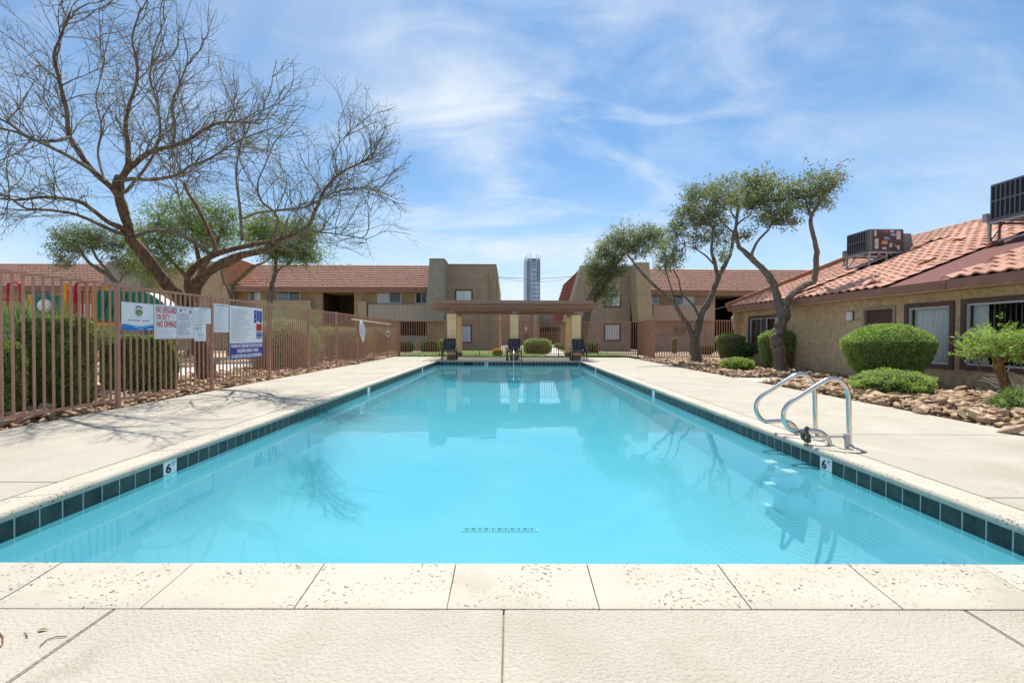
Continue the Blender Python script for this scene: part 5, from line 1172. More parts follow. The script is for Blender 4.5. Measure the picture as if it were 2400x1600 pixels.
cl1 = [(1648, 478, Y1-.3, 46, 42), (1612, 512, Y1-.5, 34, 32), (1700, 452, Y1, 46, 34), (1588, 540, Y1-.7, 26, 22), (1668, 515, Y1, 40, 22), (1688, 552, Y1-.2, 24, 24), (1640, 562, Y1-.7, 26, 22), (1692, 597, Y1, 17, 15),
       (1564, 592, Y1-.6, 30, 27), (1556, 625, Y1-.7, 17, 16), (1585, 605, Y1-.7, 20, 22), (1740, 465, Y1+.5, 28, 26), (1625, 455, Y1, 22, 20)]
leafy_tree('olive_tree', 'many limbed olive tree rising from the far rock bed between pool and clubhouse', b1, limbs1, cl1, 310, ['leaf_olive', 'leaf_olive_dark'], None, extra=([(1612, 500, Y1-.6, 30, 30), (1586, 545, Y1-.7, 24, 18), (1690, 555, Y1, 20, 18)], 60, 'leaf_brown'))
Y2 = 13.6; b2 = dp(1829, 866, Y2)
limbs2 = [(Z([(1831, 872), (1829, 856), (1827, 826), (1820, 797), (1830, 762), (1836, 728)], Y2), .20, .155, 1.0),
          (Z([(1834, 740), (1822, 700), (1812, 665), (1796, 639), (1766, 609), (1745, 590), (1729, 574), (1723, 539), (1728, 506), (1728, 479)], Y2, Y2+.5), .115, .035, 0),
          (Z([(1762, 606), (1765, 588), (1776, 566), (1790, 550), (1803, 536), (1812, 522)], Y2+.2, Y2-.4), .045, .022, 0),
          (Z([(1727, 528), (1740, 515), (1756, 506), (1763, 490)], Y2+.4), .03, .015, 0),
          (Z([(1836, 735), (1846, 705), (1862, 687), (1886, 669), (1909, 655), (1913, 612), (1912, 579), (1904, 543), (1900, 513), (1914, 485), (1925, 465)], Y2, Y2-.3), .11, .03, 0),
          (Z([(1901, 512), (1893, 485), (1885, 462)], Y2-.3, Y2-.5), .035, .015, 0), (Z([(1912, 487), (1932, 455), (1948, 440)], Y2-.3), .03, .014, 0)]
cl2 = [(1775, 425, Y2+.4, 32, 20), (1800, 462, Y2, 46, 38), (1776, 452, Y2+.5, 34, 34), (1828, 492, Y2-.3, 40, 30), (1804, 512, Y2-.4, 26, 20), (1752, 470, Y2+.5, 26, 26), (1848, 455, Y2, 24, 24), (1852, 515, Y2-.3, 20, 18),
       (1915, 434, Y2-.4, 42, 24), (1888, 452, Y2-.4, 26, 26), (1950, 425, Y2-.3, 30, 18), (1928, 470, Y2-.4, 20, 20), (1746, 553, Y2+.3, 17, 10), (1900, 478, Y2-.4, 22, 14)]
leafy_tree('olive_tree', 'olive tree with two tall twisting trunks in front of the clubhouse roof', b2, limbs2, cl2, 340, ['leaf_olive', 'leaf_olive_dark'], None, extra=([(1768, 422, Y2+.4, 24, 16), (1746, 553, Y2+.3, 16, 9), (1950, 428, Y2-.3, 26, 14)], 110, 'leaf_brown'))
Y0_ = 26.0; b0 = dp(1354, 832, Y0_)
limbs0 = [(Z([(1352, 834), (1362, 796), (1372, 752), (1381, 704), (1404, 668), (1432, 634), (1440, 600)], Y0_), .30, .10, .4), (Z([(1378, 720), (1397, 700), (1420, 664), (1440, 640)], Y0_+.2), .20, .07, 0), (Z([(1432, 634), (1460, 600), (1478, 575)], Y0_), .08, .03, 0)]
cl0 = [(1412, 620, Y0_, 34, 32), (1406, 660, Y0_, 26, 30), (1436, 585, Y0_, 40, 32), (1470, 560, Y0_, 36, 28), (1425, 690, Y0_+.3, 26, 22), (1392, 632, Y0_-.3, 20, 26), (1500, 580, Y0_, 26, 26), (1520, 548, Y0_, 30, 20), (1542, 562, Y0_, 20, 22), (1450, 630, Y0_, 26, 22)]
leafy_tree('olive_tree', 'leaning olive tree behind the right end of the pavilion', b0, limbs0, cl0, 260, ['leaf_olive', 'leaf_olive_dark'], None, spread=.42, leaf_s=(.125, .038))
# olives and mesquite behind the left fence
Ya = 22; ba = gp(272, 838); ba = dp(272, 838, Ya)
leafy_tree('olive_tree', 'small dark olive tree leaning left in front of the far tiled roof', ba,
           [(Z([(280, 836), (280, 760), (277, 700), (276, 672), (262, 654), (235, 634), (207, 614), (190, 592)], Ya), .17, .05, .4), (Z([(276, 676), (262, 650), (246, 628), (224, 602), (215, 580)], Ya), .09, .03, 0), (Z([(277, 668), (290, 645), (300, 640), (310, 620)], Ya), .04, .02, 0)],
           [(178, 560, Ya, 50, 26), (150, 592, Ya, 24, 28), (148, 620, Ya, 14, 16), (210, 565, Ya, 40, 24), (245, 560, Ya+.4, 30, 24), (286, 592, Ya+.6, 34, 26), (312, 562, Ya+.8, 32, 28), (300, 625, Ya+.6, 24, 18)], 260, ['leaf_olive_dark', 'leaf_olive'], None, spread=.4, leaf_s=(.11, .034))
Ym = 18; bm_ = dp(452, 846, Ym)
leafy_tree('mesquite_tree', 'leafy yellow green mesquite behind the bare tree trunks', bm_,
           [(Z([(452, 846), (455, 760), (462, 690), (470, 640), (462, 590), (450, 540)], Ym), .16, .05, .3), (Z([(463, 680), (430, 640), (390, 600), (362, 560)], Ym), .09, .03, 0), (Z([(470, 640), (500, 590), (520, 540)], Ym), .07, .03, 0)],
           [(402, 512, Ym, 56, 40), (366, 548, Ym, 44, 34), (446, 560, Ym, 56, 46), (480, 505, Ym, 46, 32), (525, 500, Ym, 34, 28), (340, 600, Ym, 36, 34), (392, 610, Ym, 50, 36), (500, 560, Ym, 44, 40), (352, 650, Ym, 34, 28), (420, 480, Ym, 30, 20), (545, 545, Ym, 28, 30)], 240, ['leaf_mesquite', 'leaf_olive_dark'], None, bark='bark_red', spread=.45, leaf_s=(.11, .028))
Yo = 20; bo = dp(632, 846, Yo)
leafy_tree('olive_tree', 'green olive with two slim trunks in front of the left building windows', bo,
           [(Z([(631, 846), (631, 770), (633, 709), (637, 672), (643, 648), (647, 609), (650, 570)], Yo), .15, .05, .4), (Z([(640, 652), (652, 634), (665, 624), (680, 616), (692, 594), (705, 575)], Yo), .055, .02, 0),
            (Z([(541, 846), (541, 760), (542, 700), (549, 666), (569, 646), (590, 627), (614, 617), (634, 606)], Yo+.8), .12, .03, .3), (Z([(541, 700), (532, 672), (522, 650), (518, 632)], Yo+.8), .06, .03, 0)],
           [(625, 532, Yo, 46, 32), (660, 560, Yo, 46, 40), (700, 560, Yo, 42, 38), (726, 598, Yo, 26, 28), (690, 600, Yo, 40, 22), (640, 590, Yo, 34, 26), (594, 548, Yo, 30, 28), (716, 540, Yo, 26, 22)], 300, ['leaf_mesquite', 'leaf_olive'], None, spread=.42, leaf_s=(.11, .032))

# the large bare tree
bt = gp(492, 889); YB = bt.y
T = thing('bare_tree', 'large almost leafless tree with sprawling twiggy limbs behind the left fence', 'tree', bt)
tr = Twigs(); lt = Twigs(); L0 = []
def BL(pts, ya, yb, r0, r1, lower=False, fl=0.0, dens=1.0, start=.25):
    P = trunk_limb(tr if r0 > .045 else lt, Z(pts, ya, yb), r0, r1, 12 if r0 > .06 else 7, seg=6, gnarl=.13 if r0 > .06 else .06, flare=fl)
    L0.append((P, r0, r1, dens, start)); return P
BL([(496, 892), (486, 862), (474, 815), (461, 765), (446, 728), (436, 705)], YB, YB-.2, .185, .155, fl=.5, dens=0)
BL([(440, 718), (412, 692), (392, 668), (366, 634), (334, 590), (306, 556), (298, 540)], YB-.2, YB-1.2, .135, .10, dens=0)
BL([(302, 550), (299, 520), (290, 492), (281, 462), (278, 432), (282, 416)], YB-1.2, YB-1.8, .090, .082, dens=0)
BL([(438, 720), (448, 690), (466, 658), (500, 630), (535, 612), (572, 596), (610, 590), (646, 578)], YB-.2, YB-.8, .125, .055, dens=.3)
BL([(450, 700), (440, 670), (445, 640), (470, 615), (510, 594), (540, 586), (590, 574), (640, 566), (690, 548), (722, 530), (740, 492), (765, 440), (800, 405), (850, 380), (880, 366)], YB+.1, YB-1.6, .075, .012, dens=1.2, start=.45)
BL([(280, 425), (300, 398), (320, 380), (350, 357), (380, 348), (404, 343), (450, 322), (500, 292), (560, 286), (610, 290)], YB-1.8, YB-4.2, .056, .010, dens=1.2, start=.15)
BL([(285, 418), (300, 385), (300, 340), (294, 300), (300, 255), (318, 200), (322, 150), (310, 90), (330, 20)], YB-1.8, YB-3.0, .050, .010)
BL([(280, 470), (268, 446), (245, 425), (219, 402), (190, 365), (165, 323), (158, 280), (152, 241), (138, 180), (127, 129), (145, 80), (165, 30)], YB-1.6, YB-4.0, .060, .010, dens=1.1, start=.3)
BL([(280, 425), (310, 419), (345, 421), (384, 417), (420, 408), (445, 390), (490, 372), (560, 330), (640, 300)], YB-1.8, YB-3.4, .042, .009, dens=1.2)
BL([(166, 322), (130, 330), (80, 328), (40, 310), (0, 300), (-60, 280)], YB-2.9, YB-4.4, .030, .010)
BL([(222, 404), (170, 372), (120, 345), (70, 322), (20, 290), (-40, 250)], YB-2.6, YB-4.8, .034, .010)
BL([(300, 545), (276, 530), (250, 518), (220, 494), (187, 473), (140, 464), (100, 462), (40, 468), (-30, 462)], YB-1.2, YB-3.2, .055, .014, start=.3)
BL([(298, 552), (262, 540), (220, 520), (170, 500), (110, 492), (62, 489), (20, 462), (-30, 440)], YB-1.2, YB-3.6, .040, .010, start=.35)
BL([(567, 562), (566, 530), (562, 480), (556, 440), (553, 402), (562, 350), (575, 300)], YB-.7, YB-1.8, .036, .008)
BL([(640, 570), (648, 540), (652, 518), (640, 495), (612, 470), (604, 430), (622, 385), (640, 340)], YB-.9, YB-2.0, .036, .008)
BL([(570, 512), (600, 500), (640, 494), (690, 490), (723, 482), (760, 462), (798, 446), (850, 440), (885, 446)], YB-.9, YB-2.4, .026, .007, dens=1.3)
BL([(645, 576), (690, 556), (714, 540), (760, 545), (810, 552), (860, 560)], YB-.8, YB-2.4, .028, .006)
BL([(306, 560), (340, 545), (370, 540), (400, 544), (434, 555), (465, 575), (492, 594)], YB-1.1, YB-.4, .038, .045, dens=.5)
BL([(434, 556), (436, 520), (425, 485), (415, 440), (410, 400)], YB-.8, YB-1.6, .018, .007)
BL([(285, 420), (292, 450), (310, 430), (340, 395), (365, 352), (376, 300), (368, 240), (352, 180), (362, 110), (390, 40)], YB-1.8, YB-3.6, .030, .007, dens=.75)
BL([(404, 343), (410, 300), (402, 250), (420, 200), (440, 140), (430, 80)], YB-2.8, YB-3.6, .022, .006, dens=.7)
BL([(245, 425), (230, 360), (238, 300), (225, 230), (240, 160), (232, 90)], YB-2.2, YB-1.4, .022, .006, dens=.8)
BL([(790, 410), (780, 370), (800, 330), (830, 300)], YB-1.3, YB-.8, .014, .005)
BL([(510, 600), (500, 565), (482, 525), (462, 485), (440, 450), (433, 430)], YB-.3, YB-.3, .050, .038, dens=0)   # broken stub
for (P, r0, r1, dens, start) in L0:
    k = len(P); last = P[-1]
    L = np.linalg.norm(np.diff(P, axis=0), axis=1).sum(); m1 = int(L*7.4*dens)
    for i in range(m1):
        f_ = rng.uniform(start, 1); j = min(k-2, int(f_*(k-1))); p = P[j]+(P[j+1]-P[j])*rng.random(); d = P[min(j+2, k-1)]-P[max(j-1, 0)]; d = d/np.linalg.norm(d)
        def grow(p, d, ln_0, r, lvl):
            d = d/np.linalg.norm(d); sgn = max(4, int(ln_0/.11)); pts = [p]; dd = d.copy(); bend = rng.normal(0, .10, 3)
            for s_ in range(sgn):
                dd = dd+rng.normal(0, .15, 3)+bend*.5+np.array([0, 0, .035]); dd /= np.linalg.norm(dd); pts.append(pts[-1]+dd*ln_0/sgn)
            pts = np.array(pts); rad = np.linspace(r, max(.0018, r*.35), len(pts)); lt.tube(pts, rad, 5 if r > .012 else (4 if r > .006 else 3))
            if lvl == 0: return
            nb = int(rng.integers(3, 6)) if lvl == 2 else int(rng.integers(2, 5))
            for b_ in range(nb):
                jj = int(rng.integers(max(1, len(pts)//5), len(pts)-1)); dl = pts[jj]-pts[jj-1]; dl /= np.linalg.norm(dl)
                sd = rng.normal(size=3); sd -= dl*sd.dot(dl); sd /= np.linalg.norm(sd); nd = dl*.8+sd*rng.uniform(.5, .95)
                grow(pts[jj], nd, ln_0*rng.uniform(.35, .62), r*.52, lvl-1)
            TIPS.append(pts[-1])
        if i == 0 and 'TIPS' not in globals(): TIPS = []
        sd = rng.normal(size=3); sd -= d*sd.dot(d); sd /= np.linalg.norm(sd); nd = d*rng.uniform(.5, .95)+sd*rng.uniform(.45, .95)+np.array([0, 0, .18])
        pxx = 1196+1075*p[0]/p[1]; fl_x = 1 if pxx < 760 else max(.6, 1-(pxx-760)/400)
        grow(p, nd, fl_x*rng.uniform(.6, 1.4), rng.uniform(.007, .012), 2)
tr.build('trunk', 'bark_red', T); lt.build('twigs', 'twig', T, kind='stuff')
tp = np.array(TIPS); pick = tp[rng.choice(len(tp), min(len(tp), 620), replace=False)]; Pp = np.repeat(pick, 7, 0)+rng.normal(0, .045, (len(pick)*7, 3)); leaves('leaf_tufts', Pp, rng.normal(size=Pp.shape)+np.array([0, 0, -.4]), .045, .010, 'leaf_mesquite', T, kind='stuff')
# bark stub ends
def shrub(name, label, cat, c, dims, n, leaf, ls, shape='round', core=None, group=None, power=2.0, shell=.12, stem=None, lumps=.06, under=.0):
    """clipped or loose shrub: leaves over the surface of a superellipsoid round a dark twiggy core"""
    t = thing(name, label, cat, (c[0], c[1], c[2]-dims[2]), group)
    u = rng.normal(size=(n, 3)); u /= np.linalg.norm(u, axis=1)[:, None]
    if power > 2: k = (np.abs(u)**power).sum(1)**(-1/power); u = u*k[:, None]
    r = 1-np.abs(rng.normal(0, shell, n)); r *= 1+lumps*np.sin(u[:, 0]*7+c[0]*3)*np.sin(u[:, 1]*6+1)*np.sin(u[:, 2]*6+c[1])
    P = np.array(c)+u*r[:, None]*np.array(dims); keep = P[:, 2] > .0
    if under: keep &= ~((u[:, 2] < -.3) & (rng.random(n) < under))
    P = P[keep]; u = u[keep]; m_ = len(P)
    leaves('foliage', P, u*.5+rng.normal(size=(m_, 3))*.8, rng.uniform(.7, 1.3, m_)*ls[0], rng.uniform(.8, 1.2, m_)*ls[1], leaf, t)
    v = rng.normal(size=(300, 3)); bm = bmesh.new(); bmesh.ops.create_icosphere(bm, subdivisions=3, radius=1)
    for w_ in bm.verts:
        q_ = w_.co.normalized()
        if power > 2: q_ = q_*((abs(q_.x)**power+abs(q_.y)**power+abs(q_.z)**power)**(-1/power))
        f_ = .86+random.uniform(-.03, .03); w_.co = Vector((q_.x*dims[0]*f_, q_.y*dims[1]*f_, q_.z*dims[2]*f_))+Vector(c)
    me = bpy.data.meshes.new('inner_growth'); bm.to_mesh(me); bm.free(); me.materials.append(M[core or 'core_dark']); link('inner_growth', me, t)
    if stem: 
        sb = MB()
        for i in range(stem): a = i*2.4; sb.tube([(c[0]+.05*math.cos(a), c[1]+.05*math.sin(a), 0), (c[0]+dims[0]*.35*math.cos(a), c[1]+dims[1]*.35*math.sin(a), c[2])], [.03, .018], 6)
        sb.build('stem', 'bark_dark', t)
    return t
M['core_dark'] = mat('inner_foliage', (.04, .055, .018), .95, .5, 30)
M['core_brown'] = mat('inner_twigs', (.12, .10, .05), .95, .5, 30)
def place(px, pyt, pyb, pxl, pxr, Y, depth):
    a = dp(pxl, pyb, Y); b = dp(pxr, pyt, Y); return ((a.x+b.x)/2, Y+depth*.0, (a.z+b.z)/2), ((b.x-a.x)/2, depth/2, (b.z-a.z)/2)
# right side
def mushroom(label, pxl, pxr, pyt, pyb, Y, dpt, n, leaf, ls, mid, top_w=.0, name='clipped_shrub'):
    """clipped dome: shallow domed top, edge at mid, sides tapering in towards the ground"""
    a = dp(pxl, pyb, Y); b = dp(pxr, pyt, Y); cx_, W_ = (a.x+b.x)/2, (b.x-a.x)/2; z0, z1 = a.z, b.z; zm = dp(pxl, mid, Y).z
    t = thing(name, label, 'shrub', (cx_, Y, 0)); th = rng.uniform(0, 6.283, n); f_ = rng.random(n); top = f_ < .46
    s_ = np.sqrt(rng.random(n)); rt = s_; zt_ = zm+(z1-zm)*(1-s_**2.6)
    v = rng.random(n); rs = 1-(1-v)**1.5*.36; zs = z0+(zm-z0)*v
    sq = lambda a_: 1/((np.abs(np.cos(a_))**2.2+np.abs(np.sin(a_))**2.2)**(1/2.2))
    rr = np.where(top, rt, rs)*sq(th)*(1-np.abs(rng.normal(0, .05, n))+(rng.random(n) < .02)*rng.uniform(0, .05, n)+.018*np.sin(th*9)*np.sin(v*7+th*3)); zz_ = np.where(top, zt_, zs)+rng.normal(0, .018, n)
    P = np.stack([cx_+rr*W_*np.cos(th), Y+rr*dpt/2*np.sin(th), zz_], 1); D = np.stack([np.cos(th)*np.where(top, .3, .8), np.sin(th)*np.where(top, .3, .8), np.where(top, 1, .2)], 1)+rng.normal(0, .55, (n, 3))
    leaves('foliage', P, D, rng.uniform(.7, 1.3, n)*ls[0], rng.uniform(.8, 1.2, n)*ls[1], leaf, t)
    prof_ = [(.50, z0+.04), (.72, z0+(zm-z0)*.45), (.90, zm-.04), (.92, zm+.0), (.7, zm+(z1-zm)*.45), (.35, zm+(z1-zm)*.84), (.05, z1-.05)]
    mb = MB().lathe((0, 0, 0), prof_, 28); mb.v = [(cx_+x*W_*float(sq(np.array(math.atan2(y, x)))), Y+y*dpt/2*float(sq(np.array(math.atan2(y, x)))), z) for x, y, z in mb.v]
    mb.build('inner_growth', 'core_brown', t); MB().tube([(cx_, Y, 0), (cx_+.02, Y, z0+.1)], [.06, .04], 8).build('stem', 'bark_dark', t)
    return t
mushroom('big clipped bright green mushroom shaped shrub between door and window', 1976, 2187, 763, 876, 9.2, .98, 36000, ['leaf_bright', 'leaf_hedge'], (.036, .017), 799)
mushroom('medium clipped green shrub behind the twisting olive trunk', 1779, 1869, 775, 866, 14.6, .85, 13000, ['leaf_bright', 'leaf_hedge'], (.05, .024), 790)
mushroom('olive green flat topped clipped shrub by the far clubhouse corner', 1679, 1744, 784, 840, 16.8, .9, 9000, ['leaf_hedge_ol', 'leaf_bright'], (.055, .026), 791)
def loose(label, px, py, Y, w, h, n, leaf, ls, name='leafy_shrub', cat='shrub', core='core_dark', z=None):
    q_ = dp(px, py, Y); return shrub(name, label, cat, (q_.x, Y, q_.z), (w/2, w/2, h/2), n, leaf, ls, shell=.22, lumps=.16, core=core)
loose('dark glossy round shrub left of the medium clipped shrub', 1746, 820, 15.6, .72, .50, 5000, ['leaf_dark', 'leaf_hedge'], (.07, .028))
loose('low spreading flowering shrub at the edge of the far rock bed', 1728, 853, 14.0, 1.0, .42, 7000, ['leaf_lime', 'leaf_bright'], (.045, .022))
lq = loose('low bright green flowering bush on the near rocks', 2088, 897, 8.3, 1.25, .50, 15000, ['leaf_bright', 'leaf_lime'], (.036, .020))
fl = MB()
for i in range(16):
    q_ = dp(2088+random.gauss(0, 38), 876+abs(random.gauss(0, 10)), 8.2); fl.add([q_+Vector((-.018, 0, 0)), q_+Vector((0, -.01, -.012)), q_+Vector((.018, 0, 0)), q_+Vector((0, -.005, .014))], [(0, 1, 2, 3)])
fl.build('flower_heads', 'sign_red', lq, kind='stuff')
loose('feathery green juniper at the right edge on the rocks', 2412, 958, 6.3, .75, .62, 11000, ['leaf_bright', 'leaf_hedge'], (.06, .008))
# small tree in front of the large window
Ys = 6.9; bs = dp(2369, 948, Ys)
leafy_tree('small_tree', 'small bright green tree with furrowed trunk in front of the large window', bs,
           [(Z([(2376, 962), (2366, 940), (2358, 905), (2346, 872), (2338, 848)], Ys), .068, .058, .5), (Z([(2340, 850), (2358, 836), (2385, 820), (2405, 812)], Ys, Ys-.1), .035, .03, 0), (Z([(2338, 852), (2325, 830), (2300, 815)], Ys), .03, .012, 0)],
           [], 0, 'leaf_bright', None, bark='bark_small', tw_n=0) if False else None
st_ = thing('small_tree', 'small bright green tree with furrowed trunk in front of the large window', 'tree', bs); tr = Twigs(); tw = Twigs(); en = []
for pts, r0, r1, fl_ in [(Z([(2378, 964), (2368, 940), (2359, 905), (2346, 872), (2338, 846)], Ys), .066, .056, .5), (Z([(2340, 852), (2358, 838), (2385, 820), (2412, 808)], Ys, Ys-.1), .036, .03, 0), (Z([(2338, 850), (2325, 830), (2298, 815)], Ys), .03, .012, 0), (Z([(2340, 846), (2338, 820), (2335, 800)], Ys), .03, .012, 0)]:
    P = trunk_limb(tr, pts, r0, r1, 14, flare=fl_, gnarl=.09); en += [tuple(p) for p in P[len(P)//2:]]
tr.build('trunk', 'bark_small', st_)
cls = [(2310, 800, Ys, 42, 24, .35), (2345, 790, Ys, 46, 24, .38), (2388, 800, Ys, 44, 26, .38), (2280, 820, Ys, 28, 18, .25), (2335, 818, Ys, 40, 20, .32), (2395, 832, Ys, 34, 16, .25), (2300, 830, Ys, 26, 14, .2), (2430, 820, Ys, 40, 30, .3)]
crown_twigs(tw, cls, en, 12, .008); tw.build('twigs', 'bark_small', st_, kind='stuff'); P, D = crown(cls, 800, .15); n = len(P); D[:, 2] -= .5
leaves('crown', P, D, rng.uniform(.7, 1.25, n)*.062, rng.uniform(.8, 1.2, n)*.016, ['leaf_bright', 'leaf_lime'], st_)
# dead silvery twigs by its foot
dt = thing('dead_shrub', 'grey leafless twisted shrub behind the small tree trunk', 'shrub', dp(2395, 915, 7.3)); tw = Twigs()
for i in range(26):
    p = np.array(dp(2400, 925, 7.3)); d = rng.normal(size=3); d[2] = abs(d[2])*.9; d[0] -= .4; pts = [p]
    for k in range(7): d = d/np.linalg.norm(d)+rng.normal(0, .35, 3); pts.append(pts[-1]+d/np.linalg.norm(d)*.085)
    tw.tube(np.array(pts), np.linspace(.010, .003, 8), 4)
tw.build('branches', 'vent', dt)
# left side hedges behind the fence
def hedge(label, pxl, pxr, pyt, pyb, Y, depth, n, leaf, ls, power=7, core='core_dark', name='clipped_hedge', shell=.05):
    a = dp(pxl, pyb, Y); b = dp(pxr, pyt, Y); c = ((a.x+b.x)/2, Y+depth/2, (max(a.z, .0)+b.z)/2); return shrub(name, label, 'hedge', c, ((b.x-a.x)/2, depth/2, (b.z-max(a.z, .0))/2), n, leaf, ls, power=power, shell=shell, core=core, lumps=.03)
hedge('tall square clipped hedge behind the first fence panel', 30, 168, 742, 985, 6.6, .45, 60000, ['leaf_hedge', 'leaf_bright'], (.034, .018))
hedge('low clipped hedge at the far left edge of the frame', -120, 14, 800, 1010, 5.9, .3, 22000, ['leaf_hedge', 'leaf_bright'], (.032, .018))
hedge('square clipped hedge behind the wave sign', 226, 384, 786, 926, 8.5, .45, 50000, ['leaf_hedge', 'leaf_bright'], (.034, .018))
def rnd(label, px, py, Y, wpx, hpx, n, leaf, ls, depth=None, power=2.6, core='core_brown', shell=.10):
    q_ = dp(px, py, Y); sx_ = wpx/2*Y/FOC; sz_ = hpx/2*Y/FOC; return shrub('round_shrub', label, 'shrub', (q_.x, Y, q_.z), (sx_, depth or sx_, sz_), n, leaf, ls, power=power, shell=shell, core=core, lumps=.08)
rnd('grey green sage bush behind the rules board', 668, 812, 14.6, 150, 130, 34000, ['leaf_grey', 'leaf_hedge_ol'], (.042, .018), 1.0)
rnd('pale sage bush spilling beside the brown fence posts', 724, 815, 16.6, 66, 95, 14000, ['leaf_grey', 'leaf_hedge_ol'], (.042, .017), .6)
rnd('long rounded yellow green hedge behind the fence', 800, 802, 19.6, 150, 72, 30000, ['leaf_hedge_ol', 'leaf_lime'], (.045, .02), 1.1, 3.2)
rnd('brownish rounded hedge behind the pool net', 874, 797, 24.3, 96, 60, 18000, ['leaf_hedge_ol', 'leaf_grey'], (.05, .022), .9, 3)
rnd('small dusty bush at the fence corner', 912, 794, 27.0, 46, 50, 7000, ['leaf_grey', 'leaf_hedge_ol'], (.05, .022), .5)
# planting beyond the far fence
for lab, px, py, Y, w_, h_, lf_, pw in (('long low clipped hedge topped with bright green beyond the middle arch', 1260, 812, 27, 66, 38, ['leaf_bright', 'leaf_hedge_ol'], 3.5), ('tiny golden dry shrub beyond the far fence', 1166, 825, 25, 24, 18, 'leaf_yellow', 2.2),
        ('dark clipped hedge beyond the fence left of the pavilion', 952, 815, 30, 34, 30, ['leaf_dark', 'leaf_hedge'], 4), ('second dark hedge beyond the fence under the stair fin', 1012, 812, 30, 50, 36, ['leaf_dark', 'leaf_hedge'], 4), ('bright green bush behind the left lounge chair', 1037, 806, 25.5, 22, 22, ['leaf_bright', 'leaf_lime'], 2.4),
        ('dark green hedge right of the right pavilion column', 1383, 817, 29, 42, 30, ['leaf_dark', 'leaf_hedge'], 4), ('narrow upright clipped shrub beyond the right fence run', 1581, 810, 27, 12, 34, ['leaf_hedge', 'leaf_bright'], 4), ('small rounded green shrub on the far garden path', 1308, 810, 34, 16, 12, ['leaf_bright', 'leaf_lime'], 2.4),
        ('reddish leaved low shrub by the dark stairwell', 1655, 820, 26, 34, 24, ['leaf_brown', 'leaf_dark'], 2.4)):
    q_ = dp(px, py, Y); sx_ = w_/2*Y/FOC; sz_ = h_/2*Y/FOC; shrub('distant_shrub', lab, 'shrub', (q_.x, Y, q_.z), (sx_, sx_*.6 if w_ > 30 else sx_, sz_), 5000, lf_, (.07, .032), power=pw, shell=.08, core='core_brown')
# fan palms
def fan_palm(label, px, py, Y, size, nf, seed, zbase=0):
    q_ = dp(px, py, Y); t = thing('fan_palm', label, 'palm', (q_.x, Y, zbase)); g_ = np.random.default_rng(seed); pet = Twigs()
    for i in range(nf):
        az = g_.uniform(0, 6.283); el = g_.uniform(.15, 1.35); d = np.array([math.cos(az)*math.cos(el), math.sin(az)*math.cos(el), math.sin(el)]); c0 = np.array([q_.x, Y, q_.z-size*.45]); e = c0+d*size*g_.uniform(.42, .6)
        pet.tube(np.linspace(c0, e, 4), [.010, .009, .007, .006], 4); up = np.array([0, 0, 1.]); sd = np.cross(d, up+g_.normal(0, .2, 3)); sd /= np.linalg.norm(sd)
        V = []; F = []; nb = 22
        for k in range(nb):
            a = (k/(nb-1)-.5)*3.6; bd_ = d*math.cos(a)+sd*math.sin(a); L = size*g_.uniform(.42, .52)*(1-.15*abs(a)/1.8); wv2 = np.cross(bd_, np.cross(d, sd)); wv2 /= np.linalg.norm(wv2)
            m0 = e+bd_*L*.55; tip = e+bd_*L+np.array([0, 0, -.10*L]); w_ = .0085*size/.8; o = len(V); V += [e, m0+wv2*w_, tip, m0-wv2*w_]; F.append([o, o+1, o+2, o+3])
        raw('frond', np.array(V), np.array(F), 'leaf_palm', t)
    pet.build('stalks', 'leaf_palm', t)
fan_palm('spiky fan palm behind the tall hedge at far left', 30, 765, 8.4, 1.05, 15, 1)
fan_palm('spiky fan palm in front of the playground panel', 112, 755, 8.8, 1.1, 17, 2)
fan_palm('fan palm between the two square hedges', 205, 792, 8.5, 1.05, 18, 3)
fan_palm('fan palm behind the sage bush and rules board', 668, 748, 16.2, 1.6, 14, 4)
fan_palm('smaller fan palm beside the sage bush', 712, 744, 17.2, 1.4, 13, 5)

# ------------------------------------------------------------------ playground structure
PG = 13.5
pg = thing('playground_set', 'green red and yellow playground climbing set behind the left fence', 'playground', (dp(170, 850, PG).x, PG, 0))
def pbox(name, px0, px1, py0, py1, Y, d_, m_, bev=.01): a = dp(px0, py1, Y); b = dp(px1, py0, Y); return MB().box(a.x, b.x, Y, Y+d_, a.z, b.z).build(name, m_, pg, bevel=bev)
p = pbox('green_panel', 76, 146, 693, 745, PG, .06, 'play_green')
q_ = dp(103, 716, PG-.02); MB().tube([(q_.x, PG-.05, q_.z), (q_.x, PG+.0, q_.z)], [.17, .2], 24).build('bubble_window', 'play_white', p)
pbox('yellow_post', 66, 75, 690, 850, PG, .1, 'play_yellow'); pbox('yellow_post', 148, 156, 664, 850, PG, .1, 'play_yellow'); pbox('yellow_post', 216, 223, 672, 850, PG, .1, 'play_yellow'); pbox('yellow_post', 243, 248, 664, 850, PG+.5, .1, 'play_yellow')
pbox('deck_rail', 156, 218, 681, 685, PG+.02, .04, 'play_red'); pbox('deck_rail', 156, 218, 746, 751, PG+.02, .04, 'play_red')
for px in (161, 176, 190, 204, 214): pbox('rail_bar', px, px+4, 685, 746, PG+.02, .035, 'play_red')
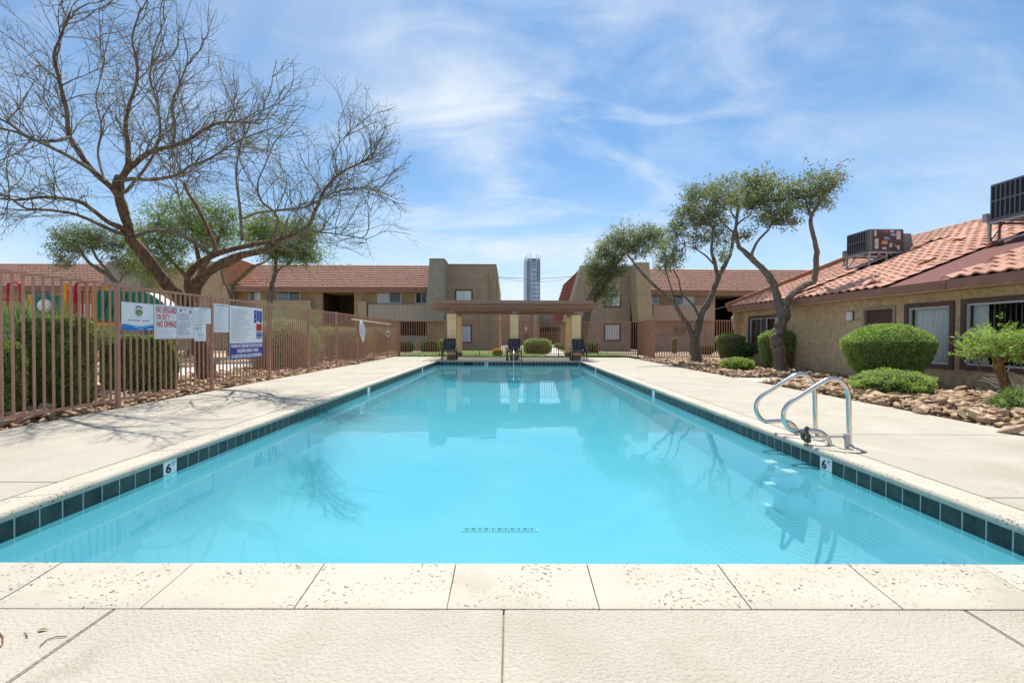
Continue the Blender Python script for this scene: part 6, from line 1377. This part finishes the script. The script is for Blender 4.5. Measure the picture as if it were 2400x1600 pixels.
pbox('deck_board', 156, 218, 751, 757, PG-.1, 1.0, 'play_red'); pbox('white_panel', 158, 216, 712, 744, PG+.9, .03, 'play_white')
mb = MB().tube(smooth([dp(18, 730, PG+.2), dp(18, 680, PG+.2), dp(20, 666, PG+.2), dp(27, 663, PG+.2), dp(40, 663, PG+.2), dp(46, 668, PG+.2), dp(47, 690, PG+.2), dp(45, 740, PG+.2)], 4), .035, 8); mb.build('hoop_bar', 'play_red', pg, smooth=True)
mb = MB().tube(smooth([dp(174, 745, PG-.2), dp(175, 690, PG-.2), dp(178, 668, PG-.2), dp(186, 661, PG-.2), dp(197, 662, PG-.2), dp(203, 672, PG-.2), dp(204, 745, PG-.2)], 4), .035, 8); mb.build('hoop_bar', 'play_red', pg, smooth=True)
pbox('lower_rail', 0, 66, 700, 704, PG+.2, .04, 'play_red')
a = [dp(227, 680, PG), dp(335, 684, PG), dp(352, 690, PG), dp(378, 708, PG), dp(384, 722, PG), dp(330, 752, PG), dp(227, 752, PG)]
MB().prism(a, (0, .08, 0)).build('green_panel', 'play_green', pg, bevel=.02)
MB().prism([dp(337, 684, PG+.2), dp(352, 689, PG+.2), dp(380, 707, PG+.2), dp(392, 726, PG+.2), dp(392, 745, PG+.2), dp(337, 745, PG+.2)], (0, .5, 0)).build('slide_hood', 'play_white', pg, bevel=.03)
for i in range(3):
    x = 236+i*20; MB().prism([dp(x, 742, PG-.02), dp(x+4, 742, PG-.02), dp(x+20, 690, PG-.02), dp(x+14, 690, PG-.02)], (0, .015, 0)).build('slot', 'play_dkgreen', pg)
pbox('slide', 228, 330, 756, 764, PG-.3, .6, 'play_yellow')
pbox('shade_mass', 228, 335, 772, 800, PG+.4, .5, 'play_dkgreen') if False else None
# low wooden edging and bench like sill beyond the path
ed = MB(); a, b = gp(410, 852), gp(640, 838); ed.bar(a+Vector((0, 0, .08)), b+Vector((0, 0, .08)), .15, .15); tag(ed.build('playground_edging', 'path', bevel=.01), 'pale concrete edging of the playground sand seen through the fence', 'edging')
